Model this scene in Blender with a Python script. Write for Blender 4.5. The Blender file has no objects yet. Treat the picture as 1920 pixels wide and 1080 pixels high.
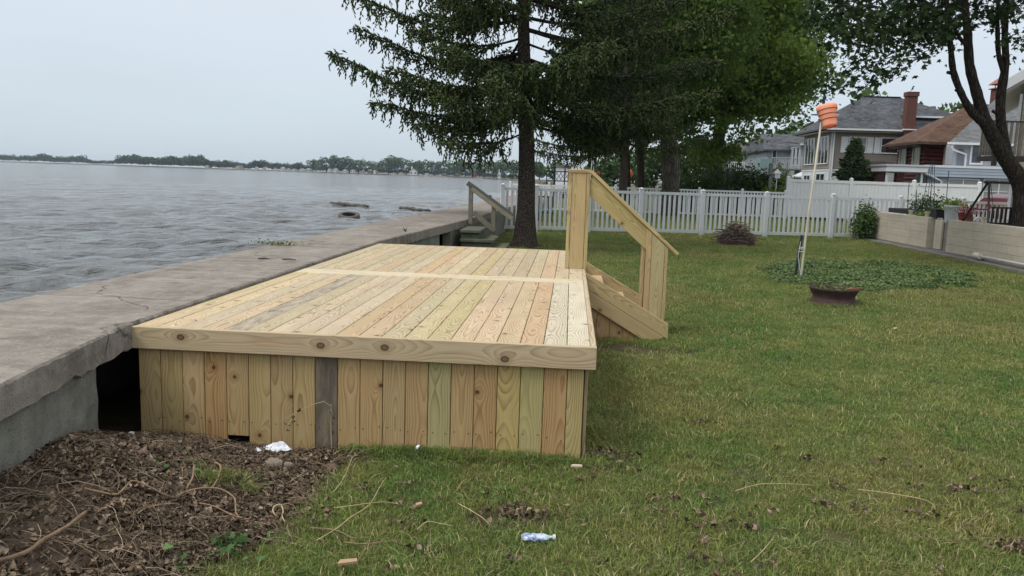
import bpy, math, random
import numpy as np
from mathutils import Vector, Matrix, Euler

S = bpy.context.scene
COL = S.collection
R = math.radians
PI = math.pi
random.seed(7)
RNG = np.random.default_rng(7)

# ------------------------------------------------------------------ camera
cam = bpy.data.cameras.new('camera'); cam_o = bpy.data.objects.new('camera', cam); COL.objects.link(cam_o)
cam.sensor_width = 36; cam.lens = 36*1500/1920; cam.clip_start = .05; cam.clip_end = 12000
_r = Vector((0.99678085, 0.07377725, 0.03138247)); _u = Vector((-0.04116428, 0.13505032, 0.98998329)); _f = Vector((-0.06880004, 0.98808822, -0.13765256))
m = Matrix((_r, _u, -_f)).transposed().to_4x4(); m.translation = Vector((0, 0, 1.73))
cam_o.matrix_world = m
S.camera = cam_o

# ------------------------------------------------------------------ world, sun, exposure
SUN_EL, SUN_AZ = 56, 240          # azimuth clockwise from +y
w = bpy.data.worlds.new('World'); S.world = w; w.use_nodes = True
nt = w.node_tree; nt.nodes.clear()
out = nt.nodes.new('ShaderNodeOutputWorld'); bg = nt.nodes.new('ShaderNodeBackground'); bg.inputs[1].default_value = .1
sky = nt.nodes.new('ShaderNodeTexSky'); sky.sky_type = 'NISHITA'; sky.sun_disc = False
sky.sun_elevation = R(SUN_EL); sky.sun_rotation = R(SUN_AZ)
geo = nt.nodes.new('ShaderNodeTexCoord'); sep = nt.nodes.new('ShaderNodeSeparateXYZ')
ramp = nt.nodes.new('ShaderNodeValToRGB'); e = ramp.color_ramp.elements
e[0].position = .0; e[0].color = (.43, .505, .57, 1)
e[1].position = 1; e[1].color = (1.0, 1.02, 1.02, 1)
e2 = ramp.color_ramp.elements.new(.22); e2.color = (.595, .645, .70, 1)
noi = nt.nodes.new('ShaderNodeTexNoise'); noi.inputs['Scale'].default_value = 2.2; noi.inputs['Detail'].default_value = 5
mp = nt.nodes.new('ShaderNodeMapping'); mp.inputs['Scale'].default_value = (1, 1, 4)
nm = nt.nodes.new('ShaderNodeMapRange'); nm.inputs[3].default_value = 9.0; nm.inputs[4].default_value = 10.8
sc = nt.nodes.new('ShaderNodeVectorMath'); sc.operation = 'SCALE'
mix = nt.nodes.new('ShaderNodeMix'); mix.data_type = 'RGBA'; mix.inputs[0].default_value = .88
L = nt.links.new
L(geo.outputs['Generated'], sep.inputs[0]); L(sep.outputs[2], ramp.inputs[0])
L(geo.outputs['Generated'], mp.inputs[0]); L(mp.outputs[0], noi.inputs['Vector']); L(noi.outputs[0], nm.inputs[0])
L(ramp.outputs[0], sc.inputs[0]); L(nm.outputs[0], sc.inputs['Scale'])
L(sky.outputs[0], mix.inputs[6]); L(sc.outputs[0], mix.inputs[7]); L(mix.outputs[2], bg.inputs[0]); L(bg.outputs[0], out.inputs[0])
sl = bpy.data.lights.new('sun', 'SUN'); sl.energy = 1.5; sl.angle = R(25); sl.color = (1, .965, .90)
so = bpy.data.objects.new('sun', sl); COL.objects.link(so)
az, el = R(SUN_AZ), R(SUN_EL)
sd = Vector((math.sin(az)*math.cos(el), math.cos(az)*math.cos(el), math.sin(el)))
so.rotation_euler = sd.to_track_quat('Z', 'Y').to_euler(); so.location = sd*30
S.view_settings.view_transform = 'Standard'; S.view_settings.look = 'None'
S.view_settings.exposure = 0.46; S.view_settings.gamma = 1; S.view_settings.use_curve_mapping = False

# ------------------------------------------------------------------ helpers
def tag(o, label=None, cat=None, group=None, kind=None):
    if label: o['label'] = label
    if cat: o['category'] = cat
    if group: o['group'] = group
    if kind: o['kind'] = kind
    return o
def empty(name, loc=(0, 0, 0), rz=0, label=None, cat=None, group=None):
    o = bpy.data.objects.new(name, None); COL.objects.link(o); o.location = loc; o.rotation_euler = (0, 0, rz)
    o.empty_display_size = .1
    return tag(o, label, cat, group)
def link(name, me, mat=None, parent=None, loc=None, rot=None, scale=None):
    o = bpy.data.objects.new(name, me); COL.objects.link(o)
    if mat and not me.materials: me.materials.append(mat)
    if parent: o.parent = parent
    if loc is not None: o.location = loc
    if rot is not None: o.rotation_euler = rot
    if scale is not None: o.scale = scale
    return o
def kids(o): return list(o.children)
def copy_tree(o, parent=None, loc=None, rot=None):
    c = o.copy(); COL.objects.link(c); c.parent = parent
    if loc is not None: c.location = loc
    if rot is not None: c.rotation_euler = rot
    for ch in kids(o): copy_tree(ch, c)
    return c
class MB:
    """collects shapes into one mesh"""
    def __init__(s): s.v = []; s.f = []
    def add(s, vs, fs):
        n = len(s.v); s.v += [tuple(map(float, v)) for v in vs]; s.f += [tuple(n+i for i in f) for f in fs]; return s
    def box(s, x0, x1, y0, y1, z0, z1):
        vs = [(x, y, z) for z in (z0, z1) for y in (y0, y1) for x in (x0, x1)]
        return s.add(vs, [(0, 2, 3, 1), (4, 5, 7, 6), (0, 1, 5, 4), (2, 6, 7, 3), (0, 4, 6, 2), (1, 3, 7, 5)])
    def bar(s, a, b, w, h=None, up=(0, 0, 1)):
        a, b = Vector(a), Vector(b); h = h or w; d = (b-a).normalized(); u = Vector(up)
        if abs(d.dot(u)) > .95: u = Vector((0, 1, 0))
        r = d.cross(u).normalized(); u = r.cross(d)
        vs = [p+r*(sx*w/2)+u*(sy*h/2) for p in (a, b) for sx, sy in ((-1, -1), (1, -1), (1, 1), (-1, 1))]
        return s.add(vs, [(3, 2, 1, 0), (4, 5, 6, 7), (0, 1, 5, 4), (1, 2, 6, 5), (2, 3, 7, 6), (3, 0, 4, 7)])
    def tube(s, pts, rad, n=6, cap=True):
        pts = [Vector(p) for p in pts]
        if not hasattr(rad, '__len__'): rad = [rad]*len(pts)
        base = len(s.v); ref = Vector((.13, .31, .94))
        for i, p in enumerate(pts):
            d = (pts[min(i+1, len(pts)-1)]-pts[max(i-1, 0)]).normalized()
            rr = d.cross(ref)
            if rr.length < .05: rr = d.cross(Vector((1, 0, 0)))
            rr.normalize(); uu = rr.cross(d)
            for k in range(n):
                a = 2*PI*k/n; q = p+(rr*math.cos(a)+uu*math.sin(a))*rad[i]; s.v.append(tuple(q))
        for i in range(len(pts)-1):
            for k in range(n):
                a = base+i*n+k; b = base+i*n+(k+1) % n
                s.f.append((a, b, b+n, a+n))
        if cap:
            s.f.append(tuple(base+k for k in range(n))[::-1]); s.f.append(tuple(base+(len(pts)-1)*n+k for k in range(n)))
        return s
    def lathe(s, prof, n=24, c=(0, 0, 0), close=False):
        base = len(s.v)
        for r, z in prof:
            for k in range(n):
                a = 2*PI*k/n; s.v.append((c[0]+r*math.cos(a), c[1]+r*math.sin(a), c[2]+z))
        for i in range(len(prof)-1):
            for k in range(n):
                a = base+i*n+k; b = base+i*n+(k+1) % n; s.f.append((a, b, b+n, a+n))
        if close:
            s.f.append(tuple(base+k for k in range(n))[::-1]); s.f.append(tuple(base+(len(prof)-1)*n+k for k in range(n)))
        return s
    def build(s, name, mat=None, parent=None, loc=None, rot=None, smooth=False, bevel=0):
        me = bpy.data.meshes.new(name); me.from_pydata(s.v, [], s.f); me.update()
        if smooth: me.polygons.foreach_set('use_smooth', [True]*len(me.polygons))
        o = link(name, me, mat, parent, loc, rot)
        if bevel:
            b = o.modifiers.new('bevel', 'BEVEL'); b.width = bevel; b.segments = 1; b.limit_method = 'ANGLE'
        return o
def np_mesh(name, V, F, smooth=False, attrs=None, uv=None):
    """V (n,3) F (m,k) arrays"""
    V = np.asarray(V, np.float32); F = np.asarray(F, np.int32); k = F.shape[1]
    me = bpy.data.meshes.new(name); me.vertices.add(len(V)); me.vertices.foreach_set('co', V.ravel())
    me.loops.add(F.size); me.loops.foreach_set('vertex_index', F.ravel())
    me.polygons.add(len(F)); me.polygons.foreach_set('loop_start', np.arange(0, F.size, k, dtype=np.int32))
    try: me.polygons.foreach_set('loop_total', np.full(len(F), k, np.int32))
    except Exception: pass
    if smooth: me.polygons.foreach_set('use_smooth', np.ones(len(F), bool))
    me.update(calc_edges=True)
    for n_, a in (attrs or {}).items():
        at = me.attributes.new(n_, 'FLOAT', 'FACE' if len(a) == len(F) else 'POINT'); at.data.foreach_set('value', np.asarray(a, np.float32))
    return me

# ------------------------------------------------------------------ node helpers
class NG:
    def __init__(s, mat):
        s.m = mat; mat.use_nodes = True; s.t = mat.node_tree; s.t.nodes.clear()
        s.out = s.t.nodes.new('ShaderNodeOutputMaterial')
    def n(s, typ, ins=None, **kw):
        nd = s.t.nodes.new('ShaderNode'+typ)
        for k, v in kw.items(): setattr(nd, k, v)
        for k, v in (ins or {}).items():
            if isinstance(v, bpy.types.NodeSocket): s.t.links.new(v, nd.inputs[k])
            else: nd.inputs[k].default_value = v
        return nd
    def math(s, op, a, b=0., c=None, clamp=False):
        nd = s.n('Math', {0: a, 1: b}, operation=op, use_clamp=clamp)
        if c is not None:
            if isinstance(c, bpy.types.NodeSocket): s.t.links.new(c, nd.inputs[2])
            else: nd.inputs[2].default_value = c
        return nd.outputs[0]
    def vec(s, op, a, b=None):
        ins = {0: a}
        if b is not None: ins[1] = b
        return s.n('VectorMath', ins, operation=op).outputs[0]
    def noise(s, vec, scale, detail=3, rough=.55, out=0, dim='3D'):
        return s.n('TexNoise', {'Vector': vec, 'Scale': scale, 'Detail': detail, 'Roughness': rough}).outputs[out]
    def map(s, v, a, b, c=0., d=1., smooth=False):
        nd = s.n('MapRange', {0: v, 1: a, 2: b, 3: c, 4: d}); nd.interpolation_type = 'SMOOTHSTEP' if smooth else 'LINEAR'; return nd.outputs[0]
    def mix(s, f, a, b, blend='MIX'):
        nd = s.n('Mix', None, data_type='RGBA', blend_type=blend)
        for i, v in ((0, f), (6, a), (7, b)):
            if isinstance(v, bpy.types.NodeSocket): s.t.links.new(v, nd.inputs[i])
            else: nd.inputs[i].default_value = v if i == 0 else (tuple(v)+(1,))[:4]
        return nd.outputs[2]
    def ramp(s, f, stops):
        nd = s.n('ValToRGB', {0: f}); el_ = nd.color_ramp.elements
        while len(el_) < len(stops): el_.new(.5)
        for q, (p, c) in zip(el_, stops): q.position = p; q.color = (tuple(c)+(1,))[:4] if hasattr(c, '__len__') else (c, c, c, 1)
        return nd.outputs[0]
    def obj(s): return s.n('TexCoord').outputs['Object']
    def pos(s): return s.n('NewGeometry').outputs['Position']
    def bump(s, h, strength=.3, dist=.01, normal=None):
        ins = {'Height': h, 'Strength': strength, 'Distance': dist}
        if normal: ins['Normal'] = normal
        return s.n('Bump', ins).outputs[0]
    def bsdf(s, col, rough=.7, spec=.3, normal=None, metal=0., **kw):
        ins = {'Base Color': col if isinstance(col, bpy.types.NodeSocket) else (tuple(col)+(1,))[:4], 'Roughness': rough, 'Specular IOR Level': spec, 'Metallic': metal}
        if normal: ins['Normal'] = normal
        ins.update(kw)
        return s.n('BsdfPrincipled', ins).outputs[0]
    def done(s, sh): s.t.links.new(sh, s.out.inputs[0]); return s.m
def new(name): return NG(bpy.data.materials.new(name))
MATS = {}
def plain(name, col, rough=.6, spec=.3, metal=0., var=.12, scale=6., bump=.15):
    if name in MATS: return MATS[name]
    g = new(name); p = g.obj()
    a = g.noise(p, scale, 4); b = g.noise(p, scale*9, 3)
    f = g.math('ADD', g.math('MULTIPLY', a, .6), g.math('MULTIPLY', b, .4))
    f = g.map(f, .3, .7, 1-var*1.6, 1+var)
    c = g.n('VectorMath', {0: tuple(col), 'Scale': f}, operation='SCALE').outputs[0]
    MATS[name] = g.done(g.bsdf(c, rough, spec, g.bump(b, bump, .004), metal)); return MATS[name]

def wood_mat(name, light, late, dark, knots=.72, tint=.35, freq=78., gray=0., fixed=None, kscale=3.6):
    g = new(name); P = g.obj(); oi = g.n('ObjectInfo'); rnd = oi.outputs['Random']; oc = oi.outputs['Color']
    r2 = g.math('FRACT', g.math('MULTIPLY', rnd, 37.7)); r3 = g.math('FRACT', g.math('MULTIPLY', rnd, 91.3))
    off = g.n('CombineXYZ', {0: g.math('MULTIPLY', rnd, 53.), 1: g.math('MULTIPLY', r2, 31.), 2: g.math('MULTIPLY', r3, 17.)}).outputs[0]
    Q = g.vec('ADD', P, off)
    sx = g.n('SeparateXYZ', {0: P}); u, v, z = sx.outputs
    warp = g.noise(g.vec('MULTIPLY', Q, (1.1, 7, 7)), 1., 2, .5)
    warpf = g.noise(g.vec('MULTIPLY', Q, (5, 30, 30)), 1., 2, .5)
    # knots
    q2 = g.vec('MULTIPLY', Q, (1, 1, 0))
    vo = g.n('TexVoronoi', {'Vector': q2, 'Scale': kscale}, voronoi_dimensions='2D')
    keep = g.math('GREATER_THAN', g.n('SeparateColor', {0: vo.outputs['Color']}).outputs[0], knots)
    d = g.math('DIVIDE', vo.outputs['Distance'], kscale)
    d = g.math('ADD', d, g.math('MULTIPLY', g.math('SUBTRACT', warpf, .5), .008))
    d = g.math('ADD', d, g.math('MULTIPLY', g.math('SUBTRACT', 1., keep), 5.))
    for (ku, kv) in (fixed or []):
        du = g.math('MULTIPLY', g.math('SUBTRACT', u, ku), .75); dv = g.math('SUBTRACT', v, kv)
        dd = g.math('SQRT', g.math('ADD', g.math('MULTIPLY', du, du), g.math('MULTIPLY', dv, dv)))
        dd = g.math('ADD', g.math('SUBTRACT', dd, .008), g.math('MULTIPLY', g.math('SUBTRACT', warpf, .5), .010))
        d = g.math('MINIMUM', d, dd)
    swell = g.math('POWER', 2.718, g.math('MULTIPLY', g.math('MULTIPLY', d, d), -320.))
    vv = g.math('ADD', v, g.math('MULTIPLY', g.math('SUBTRACT', r2, .5), .11))
    ww = g.math('ADD', g.math('ADD', z, g.math('MULTIPLY', r3, .05)), .012)
    ww = g.math('ADD', ww, g.math('MULTIPLY', g.math('SUBTRACT', g.noise(g.vec('MULTIPLY', Q, (1.7, .3, .3)), 1., 1), .5), .16))
    vv = g.math('ADD', vv, g.math('MULTIPLY', g.math('SUBTRACT', warp, .5), .035))
    rr = g.math('SQRT', g.math('ADD', g.math('MULTIPLY', vv, vv), g.math('MULTIPLY', ww, ww)))
    rr = g.math('ADD', rr, g.math('MULTIPLY', swell, -.028))
    rr = g.math('ADD', rr, g.math('MULTIPLY', warpf, .0035))
    t = g.math('FRACT', g.math('MULTIPLY', rr, freq))
    band = g.math('MULTIPLY', g.math('POWER', t, 2.2), g.map(t, .93, 1., 1., 0.))
    fine = g.noise(g.vec('MULTIPLY', Q, (6, 260, 260)), 1., 2)
    big = g.noise(g.vec('MULTIPLY', Q, (1.3, 5, 5)), 1., 3)
    soft = g.map(g.noise(g.vec('MULTIPLY', Q, (2.3, 11, 11)), 1., 2), .35, .65, .35, 1.)
    bf = g.math('MULTIPLY', g.math('MULTIPLY', band, soft), 1.0, None, True)
    c = g.mix(bf, light, late)
    c = g.mix(g.map(big, .45, .7, 0., tint), c, (light[0]*.80, light[1]*.86, light[2]*.66))
    c = g.mix(g.map(big, .25, .42, .45, 0.), c, (light[0]*1.03, light[1]*.88, light[2]*.72))
    halo = g.map(d, .012, .05, .45, 0., True); c = g.mix(halo, c, late)
    kn = g.map(d, .009, .0145, 1., 0., True); kr = g.math('MULTIPLY', kn, g.map(d, .002, .011, .62, 1.))
    c = g.mix(kr, c, dark)
    c = g.mix(1., c, oc, 'MULTIPLY')
    if gray:
        st = g.map(g.noise(g.vec('MULTIPLY', Q, (5, 22, 22)), 1., 5, .65), .35, .62, 0., 1.)
        c = g.mix(g.math('MULTIPLY', st, gray), c, (.085, .075, .066))
    fv = g.map(fine, .25, .75, .88, 1.08)
    c = g.n('VectorMath', {0: c, 'Scale': fv}, operation='SCALE').outputs[0]
    h = g.math('ADD', g.math('MULTIPLY', band, -.35), g.math('MULTIPLY', fine, .5))
    MATS[name] = g.done(g.bsdf(c, .72, .22, g.bump(h, .25, .003))); return MATS[name]

WL = (.50, .405, .275); WD = (.215, .125, .062); KN = (.05, .020, .010)
M_wood = wood_mat('pine_board', WL, WD, KN)
M_fascia = wood_mat('pine_fascia', (.50, .39, .255), (.25, .155, .085), (.045, .018, .010), knots=2., fixed=[(-1.13, .015), (-.24, .005), (.16, .01), (.90, -.028)])
M_gray = wood_mat('weathered_board', (.34, .29, .225), (.20, .16, .12), (.12, .05, .03), knots=.72, gray=.75)
M_gray_top = wood_mat('part_weathered_board', (.42, .36, .27), (.24, .18, .13), (.12, .05, .03), knots=.72, gray=.5)
M_oldwood = wood_mat('old_timber', (.21, .19, .145), (.12, .105, .08), (.05, .04, .03), knots=.9, gray=.45)

def concrete(name, col, streak=.0, stain=.35, sc=1.0, green=0., cracks=0.):
    g = new(name); p = g.pos()
    n1 = g.noise(p, 1.3*sc, 5, .6); n2 = g.noise(p, 9*sc, 5, .65); n3 = g.noise(p, 90*sc, 3, .7); n4 = g.noise(g.vec('MULTIPLY', p, (2.2, .35, 2)), 1.6*sc, 5, .62)
    f = g.math('ADD', g.math('MULTIPLY', n1, .9), g.math('MULTIPLY', n2, .7)); f = g.math('ADD', f, g.math('MULTIPLY', n3, .55))
    f = g.map(f, .75, 1.4, 1-stain, 1+stain*.75)
    c = g.n('VectorMath', {0: tuple(col), 'Scale': f}, operation='SCALE').outputs[0]
    c = g.mix(g.map(n4, .52, .72, 0., .55), c, tuple(x*1.35 for x in col))
    c = g.mix(g.map(n4, .30, .44, .5, 0.), c, tuple(x*.62 for x in col))
    if streak:
        s1 = g.noise(g.vec('MULTIPLY', p, (5.5, 5.5, .7)), 1., 4, .6)
        c = g.mix(g.map(s1, .5, .72, 0., streak), c, (.055, .055, .048))
        s2 = g.noise(g.vec('MULTIPLY', p, (3.1, 3.1, .9)), 1., 4, .6)
        c = g.mix(g.map(s2, .55, .75, 0., streak*.8), c, tuple(x*1.5 for x in col))
    if green: c = g.mix(g.map(g.noise(p, 3.3, 5, .65), .46, .64, 0., green), c, (.075, .085, .035))
    if cracks:
        w3 = g.vec('ADD', p, g.n('VectorMath', {0: g.n('TexNoise', {'Vector': p, 'Scale': 2.5, 'Detail': 4}).outputs[1], 'Scale': .5}, operation='SCALE').outputs[0])
        ed = g.n('TexVoronoi', {'Vector': w3, 'Scale': .42}, feature='DISTANCE_TO_EDGE').outputs['Distance']; ck = g.math('MULTIPLY', g.map(ed, .0025, .006, cracks, 0.), g.map(n1, .42, .5))
        c = g.mix(ck, c, (.05, .045, .04))
        ag = g.n('TexVoronoi', {'Vector': p, 'Scale': 55}).outputs; c = g.mix(g.math('MULTIPLY', g.math('GREATER_THAN', g.n('SeparateColor', {0: ag['Color']}).outputs[0], .8), g.map(n2, .45, .6, 0., .5)), c, (.34, .31, .27))
        c = g.mix(g.map(g.noise(g.vec('MULTIPLY', p, (.5, 2.2, 1)), 2.3, 6, .7), .5, .66, 0., .5), c, (.34, .31, .275))
    sp = g.n('TexVoronoi', {'Vector': p, 'Scale': 38*sc}); pit = g.map(sp.outputs['Distance'], .12, .2, .55, 1.)
    c = g.n('VectorMath', {0: c, 'Scale': pit}, operation='SCALE').outputs[0]
    h = g.math('ADD', n2, g.math('MULTIPLY', n3, .5)); h = g.math('ADD', h, g.math('MULTIPLY', pit, .25))
    return g.done(g.bsdf(c, .9, .15, g.bump(h, .7, .012)))
M_slab = concrete('slab_concrete', (.235, .207, .178), stain=.5, cracks=.8)
M_wallc = concrete('seawall_concrete', (.195, .192, .168), streak=.6, stain=.45, green=.25)
M_step = concrete('mossy_concrete', (.12, .125, .092), streak=.3, green=.6)
M_foot = concrete('footing_concrete', (.20, .185, .17), stain=.3)
M_block = concrete('painted_block', (.47, .42, .34), streak=.10, stain=.14, sc=.8)
M_hole = plain('under_deck_dark', (.02, .02, .02), .9)

def vinyl(name, col):
    g = new(name); p = g.pos(); a = g.noise(g.vec('MULTIPLY', p, (9, 9, 1.5)), 1., 4, .6)
    z = g.n('SeparateXYZ', {0: p}).outputs[2]
    c = g.mix(g.map(a, .45, .75, 0., .25), col, tuple(x*.72 for x in col))
    c = g.mix(g.map(g.math('ADD', z, g.math('MULTIPLY', a, .3)), .1, .45, .35, 0.), c, (.22, .24, .17))
    return g.done(g.bsdf(c, .42, .4))
M_vin1 = vinyl('grey_white_vinyl', (.64, .66, .68)); M_vin2 = vinyl('white_vinyl', (.80, .81, .83))

# ------------------------------------------------------------------ lawn terrain
def sm(t):
    t = np.clip(t, 0, 1); return t*t*(3-2*t)
_ph = RNG.uniform(0, 6.28, (24, 3)); _dr = RNG.uniform(0, 6.28, 24)
def fnoise(x, y, f0=1., n=8, k0=0):
    s = 0; a = 1; tot = 0
    for i in range(n):
        d = _dr[(i+k0) % 24]; f = f0*1.55**i
        s = s+a*np.sin(f*(x*math.cos(d)+y*math.sin(d))+_ph[(i+k0) % 24, 0]+1.7*np.sin(f*.63*(y*math.cos(d)-x*math.sin(d))+_ph[(i+k0) % 24, 1])); tot += a; a *= .72
    return s/tot
def dirt(x, y):
    """1 where leaf litter and soil lie, 0 in the lawn"""
    b = -1.14+.16*fnoise(x*0+3.1, y, 2.3)+.10*fnoise(x, y, 6, 5, 3)
    b = b-.30*sm((3.55-y)/.4)
    d = sm((b-x)/.22)*sm((5.2-y)/.2)
    for cx, cy, rx, ry, s in ((-.20, 3.86, .30, .14, .9), (.25, 4.85, .22, .3, .75), (.75, 8.1, .75, .28, .9), (2.25, 3.85, .22, .16, .7), (-.75, 4.9, .5, .14, .55), (1.1, 3.9, .5, .07, .35), (0.4, 6.2, .15, .5, .4), (4.0, 11.7, .55, .45, .5), (1.5, 25.2, 3.5, .35, .6), (-1.0, 19.9, 1.1, .8, .8)):
        r = ((x-cx)/rx)**2+((y-cy)/ry)**2+.5*fnoise(x, y, 9, 4, 7)
        d = np.maximum(d, s*sm((1.35-r)/.7))
    return d
def gz(x, y):
    x = np.asarray(x, float); y = np.asarray(y, float)
    h = .012*fnoise(x, y, .9, 5)
    mnd = sm((-1.25-x)/1.25)*sm((4.95-y)/1.3)
    h = h+.30*mnd*sm((-1.0-x)/1.6+.2)
    h = h-.03*sm((.3-np.abs(y-4.75))/.3)*sm((-1.3-x)/.3)*sm((x+2.3)/.3)
    h = h+.030*fnoise(x, y, 7, 7, 2)*sm((-1.2-x)/.4)*sm((5-y)/.3)
    h = h+.35*sm((y-42)/25)*sm((x-2)/6)
    return h
def grid_axis(segs):
    a = []
    for s0, s1, n in segs: a += list(np.linspace(s0, s1, n, endpoint=False))
    return np.array(a+[segs[-1][1]])
gx = grid_axis([(-3.7, -1, 90), (-1, 3, 70), (3, 16, 60), (16, 70, 40)]); gy = grid_axis([(-4, 2.5, 15), (2.5, 5.4, 90), (5.4, 12, 70), (12, 30, 60), (30, 72, 30)])
XX, YY = np.meshgrid(gx, gy); ZZ = gz(XX, YY); ZZ = np.where(XX < -3.4, -.15, ZZ)
nx, ny = len(gx), len(gy)
V = np.stack([XX, YY, ZZ], -1).reshape(-1, 3); I = np.arange(nx*ny).reshape(ny, nx)
F = np.stack([I[:-1, :-1], I[:-1, 1:], I[1:, 1:], I[1:, :-1]], -1).reshape(-1, 4)
g = new('lawn_soil'); p = g.pos(); at = g.n('Attribute', attribute_name='dirt').outputs['Fac']
n1 = g.noise(p, .7, 4, .6); n2 = g.noise(p, 14, 5, .65); n3 = g.noise(p, 90, 3, .65); n4 = g.noise(p, 2.7, 4, .6)
gr = g.mix(g.map(n1, .35, .65), (.075, .10, .03), (.12, .125, .045)); gr = g.mix(g.map(n4, .5, .7, 0., .6), gr, (.17, .14, .065))
gr = g.mix(g.map(n3, .4, .65, 0., .6), gr, (.075, .065, .032))
so_ = g.mix(g.map(n2, .3, .7), (.048, .034, .024), (.105, .078, .056)); so_ = g.mix(g.map(n3, .45, .7, 0., .5), so_, (.15, .115, .085))
c = g.mix(at, gr, so_)
M_lawn = g.done(g.bsdf(c, .95, .08, g.bump(g.math('ADD', n2, n3), .9, .02)))
me = np_mesh('lawn', V, F, True, {'dirt': dirt(XX, YY).ravel()}); lawn = link('lawn', me, M_lawn); tag(lawn, kind='structure')
# raised terrace behind the block wall, with the neighbours' yards
b = MB(); b.box(10.28, 70, 5, 27.5, -.2, .86); terr = b.build('terrace', plain('patio_paving', (.27, .25, .22), .9, scale=3)); tag(terr, kind='structure')
b = MB(); b.box(12.5, 90, 43.4, 130, -.2, .80); terr2 = b.build('neighbour_yard', plain('yard_turf', (.055, .075, .025), .95, scale=4)); tag(terr2, kind='structure')

# ------------------------------------------------------------------ water
def polar(a0, a1, na, r0, r1, nr):
    A = np.radians(np.linspace(a0, a1, na)); Rr = np.geomspace(r0, r1, nr); AA, RR = np.meshgrid(A, Rr)
    return RR*np.sin(AA), RR*np.cos(AA), RR
WX, WY, WR = polar(-82, 4, 400, 4.2, 3500, 800)
wz = np.zeros_like(WX); rw = np.random.default_rng(3)
cell = WR*math.log(3500/4.2)/800
for i in range(80):
    lam = rw.uniform(.28, 2.0); ang = R(-38)+rw.normal(0, .38); k = 2*PI/lam; amp = .0085*lam**.85
    ph = rw.uniform(0, 6.28); fade = np.clip(lam/(cell*2.2)-.6, 0, 1)
    s_ = np.sin(k*(WX*math.sin(ang)+WY*math.cos(ang))+ph+.8*np.sin(WX*.31+i)+.8*np.sin(WY*.27+i*2))
    wz += amp*fade*(s_+.35*(s_**2))
gust = .75+.25*fnoise(WX, WY, .09, 4)
wz = wz*gust-.72
V = np.stack([WX, WY, wz], -1).reshape(-1, 3); n0, n1_ = WX.shape; I = np.arange(n0*n1_).reshape(n0, n1_)
F = np.stack([I[:-1, :-1], I[1:, :-1], I[1:, 1:], I[:-1, 1:]], -1).reshape(-1, 4)
keep = (V[F[:, 0], 0] < -3.2) | (V[F[:, 0], 1] > 70)
g = new('lake_water'); p = g.pos()
q = g.vec('MULTIPLY', g.n('VectorRotate', {'Vector': p, 'Angle': R(-40)}, rotation_type='Z_AXIS').outputs[0], (.45, 1, 1))
h1 = g.noise(q, 2.6, 6, .62); h2 = g.noise(q, .55, 4, .6)
col = g.mix(g.map(h2, .4, .6), (.115, .122, .124), (.15, .155, .155))
bm = g.bump(g.noise(q, 9., 4, .6), .9, .04); bm = g.bump(h1, 1., .20, bm); bm = g.bump(g.noise(q, .8, 4, .6), 1., .65, bm); bm = g.bump(g.noise(q, .22, 3, .6), 1., 1.8, bm)
M_water = g.done(g.bsdf(col, .10, .5, bm, IOR=1.33))
lake = link('lake_water', np_mesh('lake_water', V, F[keep], True), M_water); tag(lake, kind='structure')
# flat lake bed sheet so that nothing is open under the edges
b = MB(); b.add([(-3600, -600, -2.2), (3600, -600, -2.2), (3600, 3800, -2.2), (-3600, 3800, -2.2)], [(0, 1, 2, 3)]); tag(b.build('lake_bed', plain('silt', (.06, .05, .04), .9)), kind='structure')
b = MB(); b.add([(-3500, -500, -.95), (-3.9, -500, -.95), (-3.9, 4.0, -.95), (-3500, 470, -.95)], [(0, 1, 2, 3)]); tag(b.build('lake_water', M_water), kind='structure')

# ------------------------------------------------------------------ far land
SH = [(-.98, 1500), (-.741, 1400), (-.633, 1300), (-.588, 1310), (-.575, 1110), (-.456, 1000), (-.345, 950), (-.249, 900), (-.1474, 800), (-.0939, 640), (-.048, 400), (-.02, 230), (-.012, 120), (-.045, 76)]
def shore(t):
    xs = [s[0] for s in SH[:-1]]; return float(np.interp(t, xs, [s[1] for s in SH[:-1]]))
b = MB(); pts = []
for t, y in SH: pts.append((t*y, y))
n = len(pts); vs = [(x, y, -.75) for x, y in pts]+[(x*1.012+0, y*1.012+2, .25) for x, y in pts]+[(x*1.7-20, y*1.7+200, .4) for x, y in pts[:-2]]+[(60, 200, .3), (70, 72, .05)]
fs = [(i, i+1, n+i+1, n+i) for i in range(n-1)]+[(n+i, n+i+1, 2*n+i+1, 2*n+i) for i in range(n-1)]
b.add(vs, fs); b.add([(60, 200, .3), (1500, 2000, .4), (900, 60, .3), (70, 72, .05), (-20, 1100, .4)], [(0, 3, 2, 1), (0, 1, 4)])
g = new('far_shore_ground'); p = g.pos(); c = g.mix(g.map(g.noise(p, .02, 4), .45, .55), (.07, .075, .045), (.15, .13, .10))
far = b.build('far_shore', g.done(g.bsdf(c, .9, .1))); tag(far, kind='structure')

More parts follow.
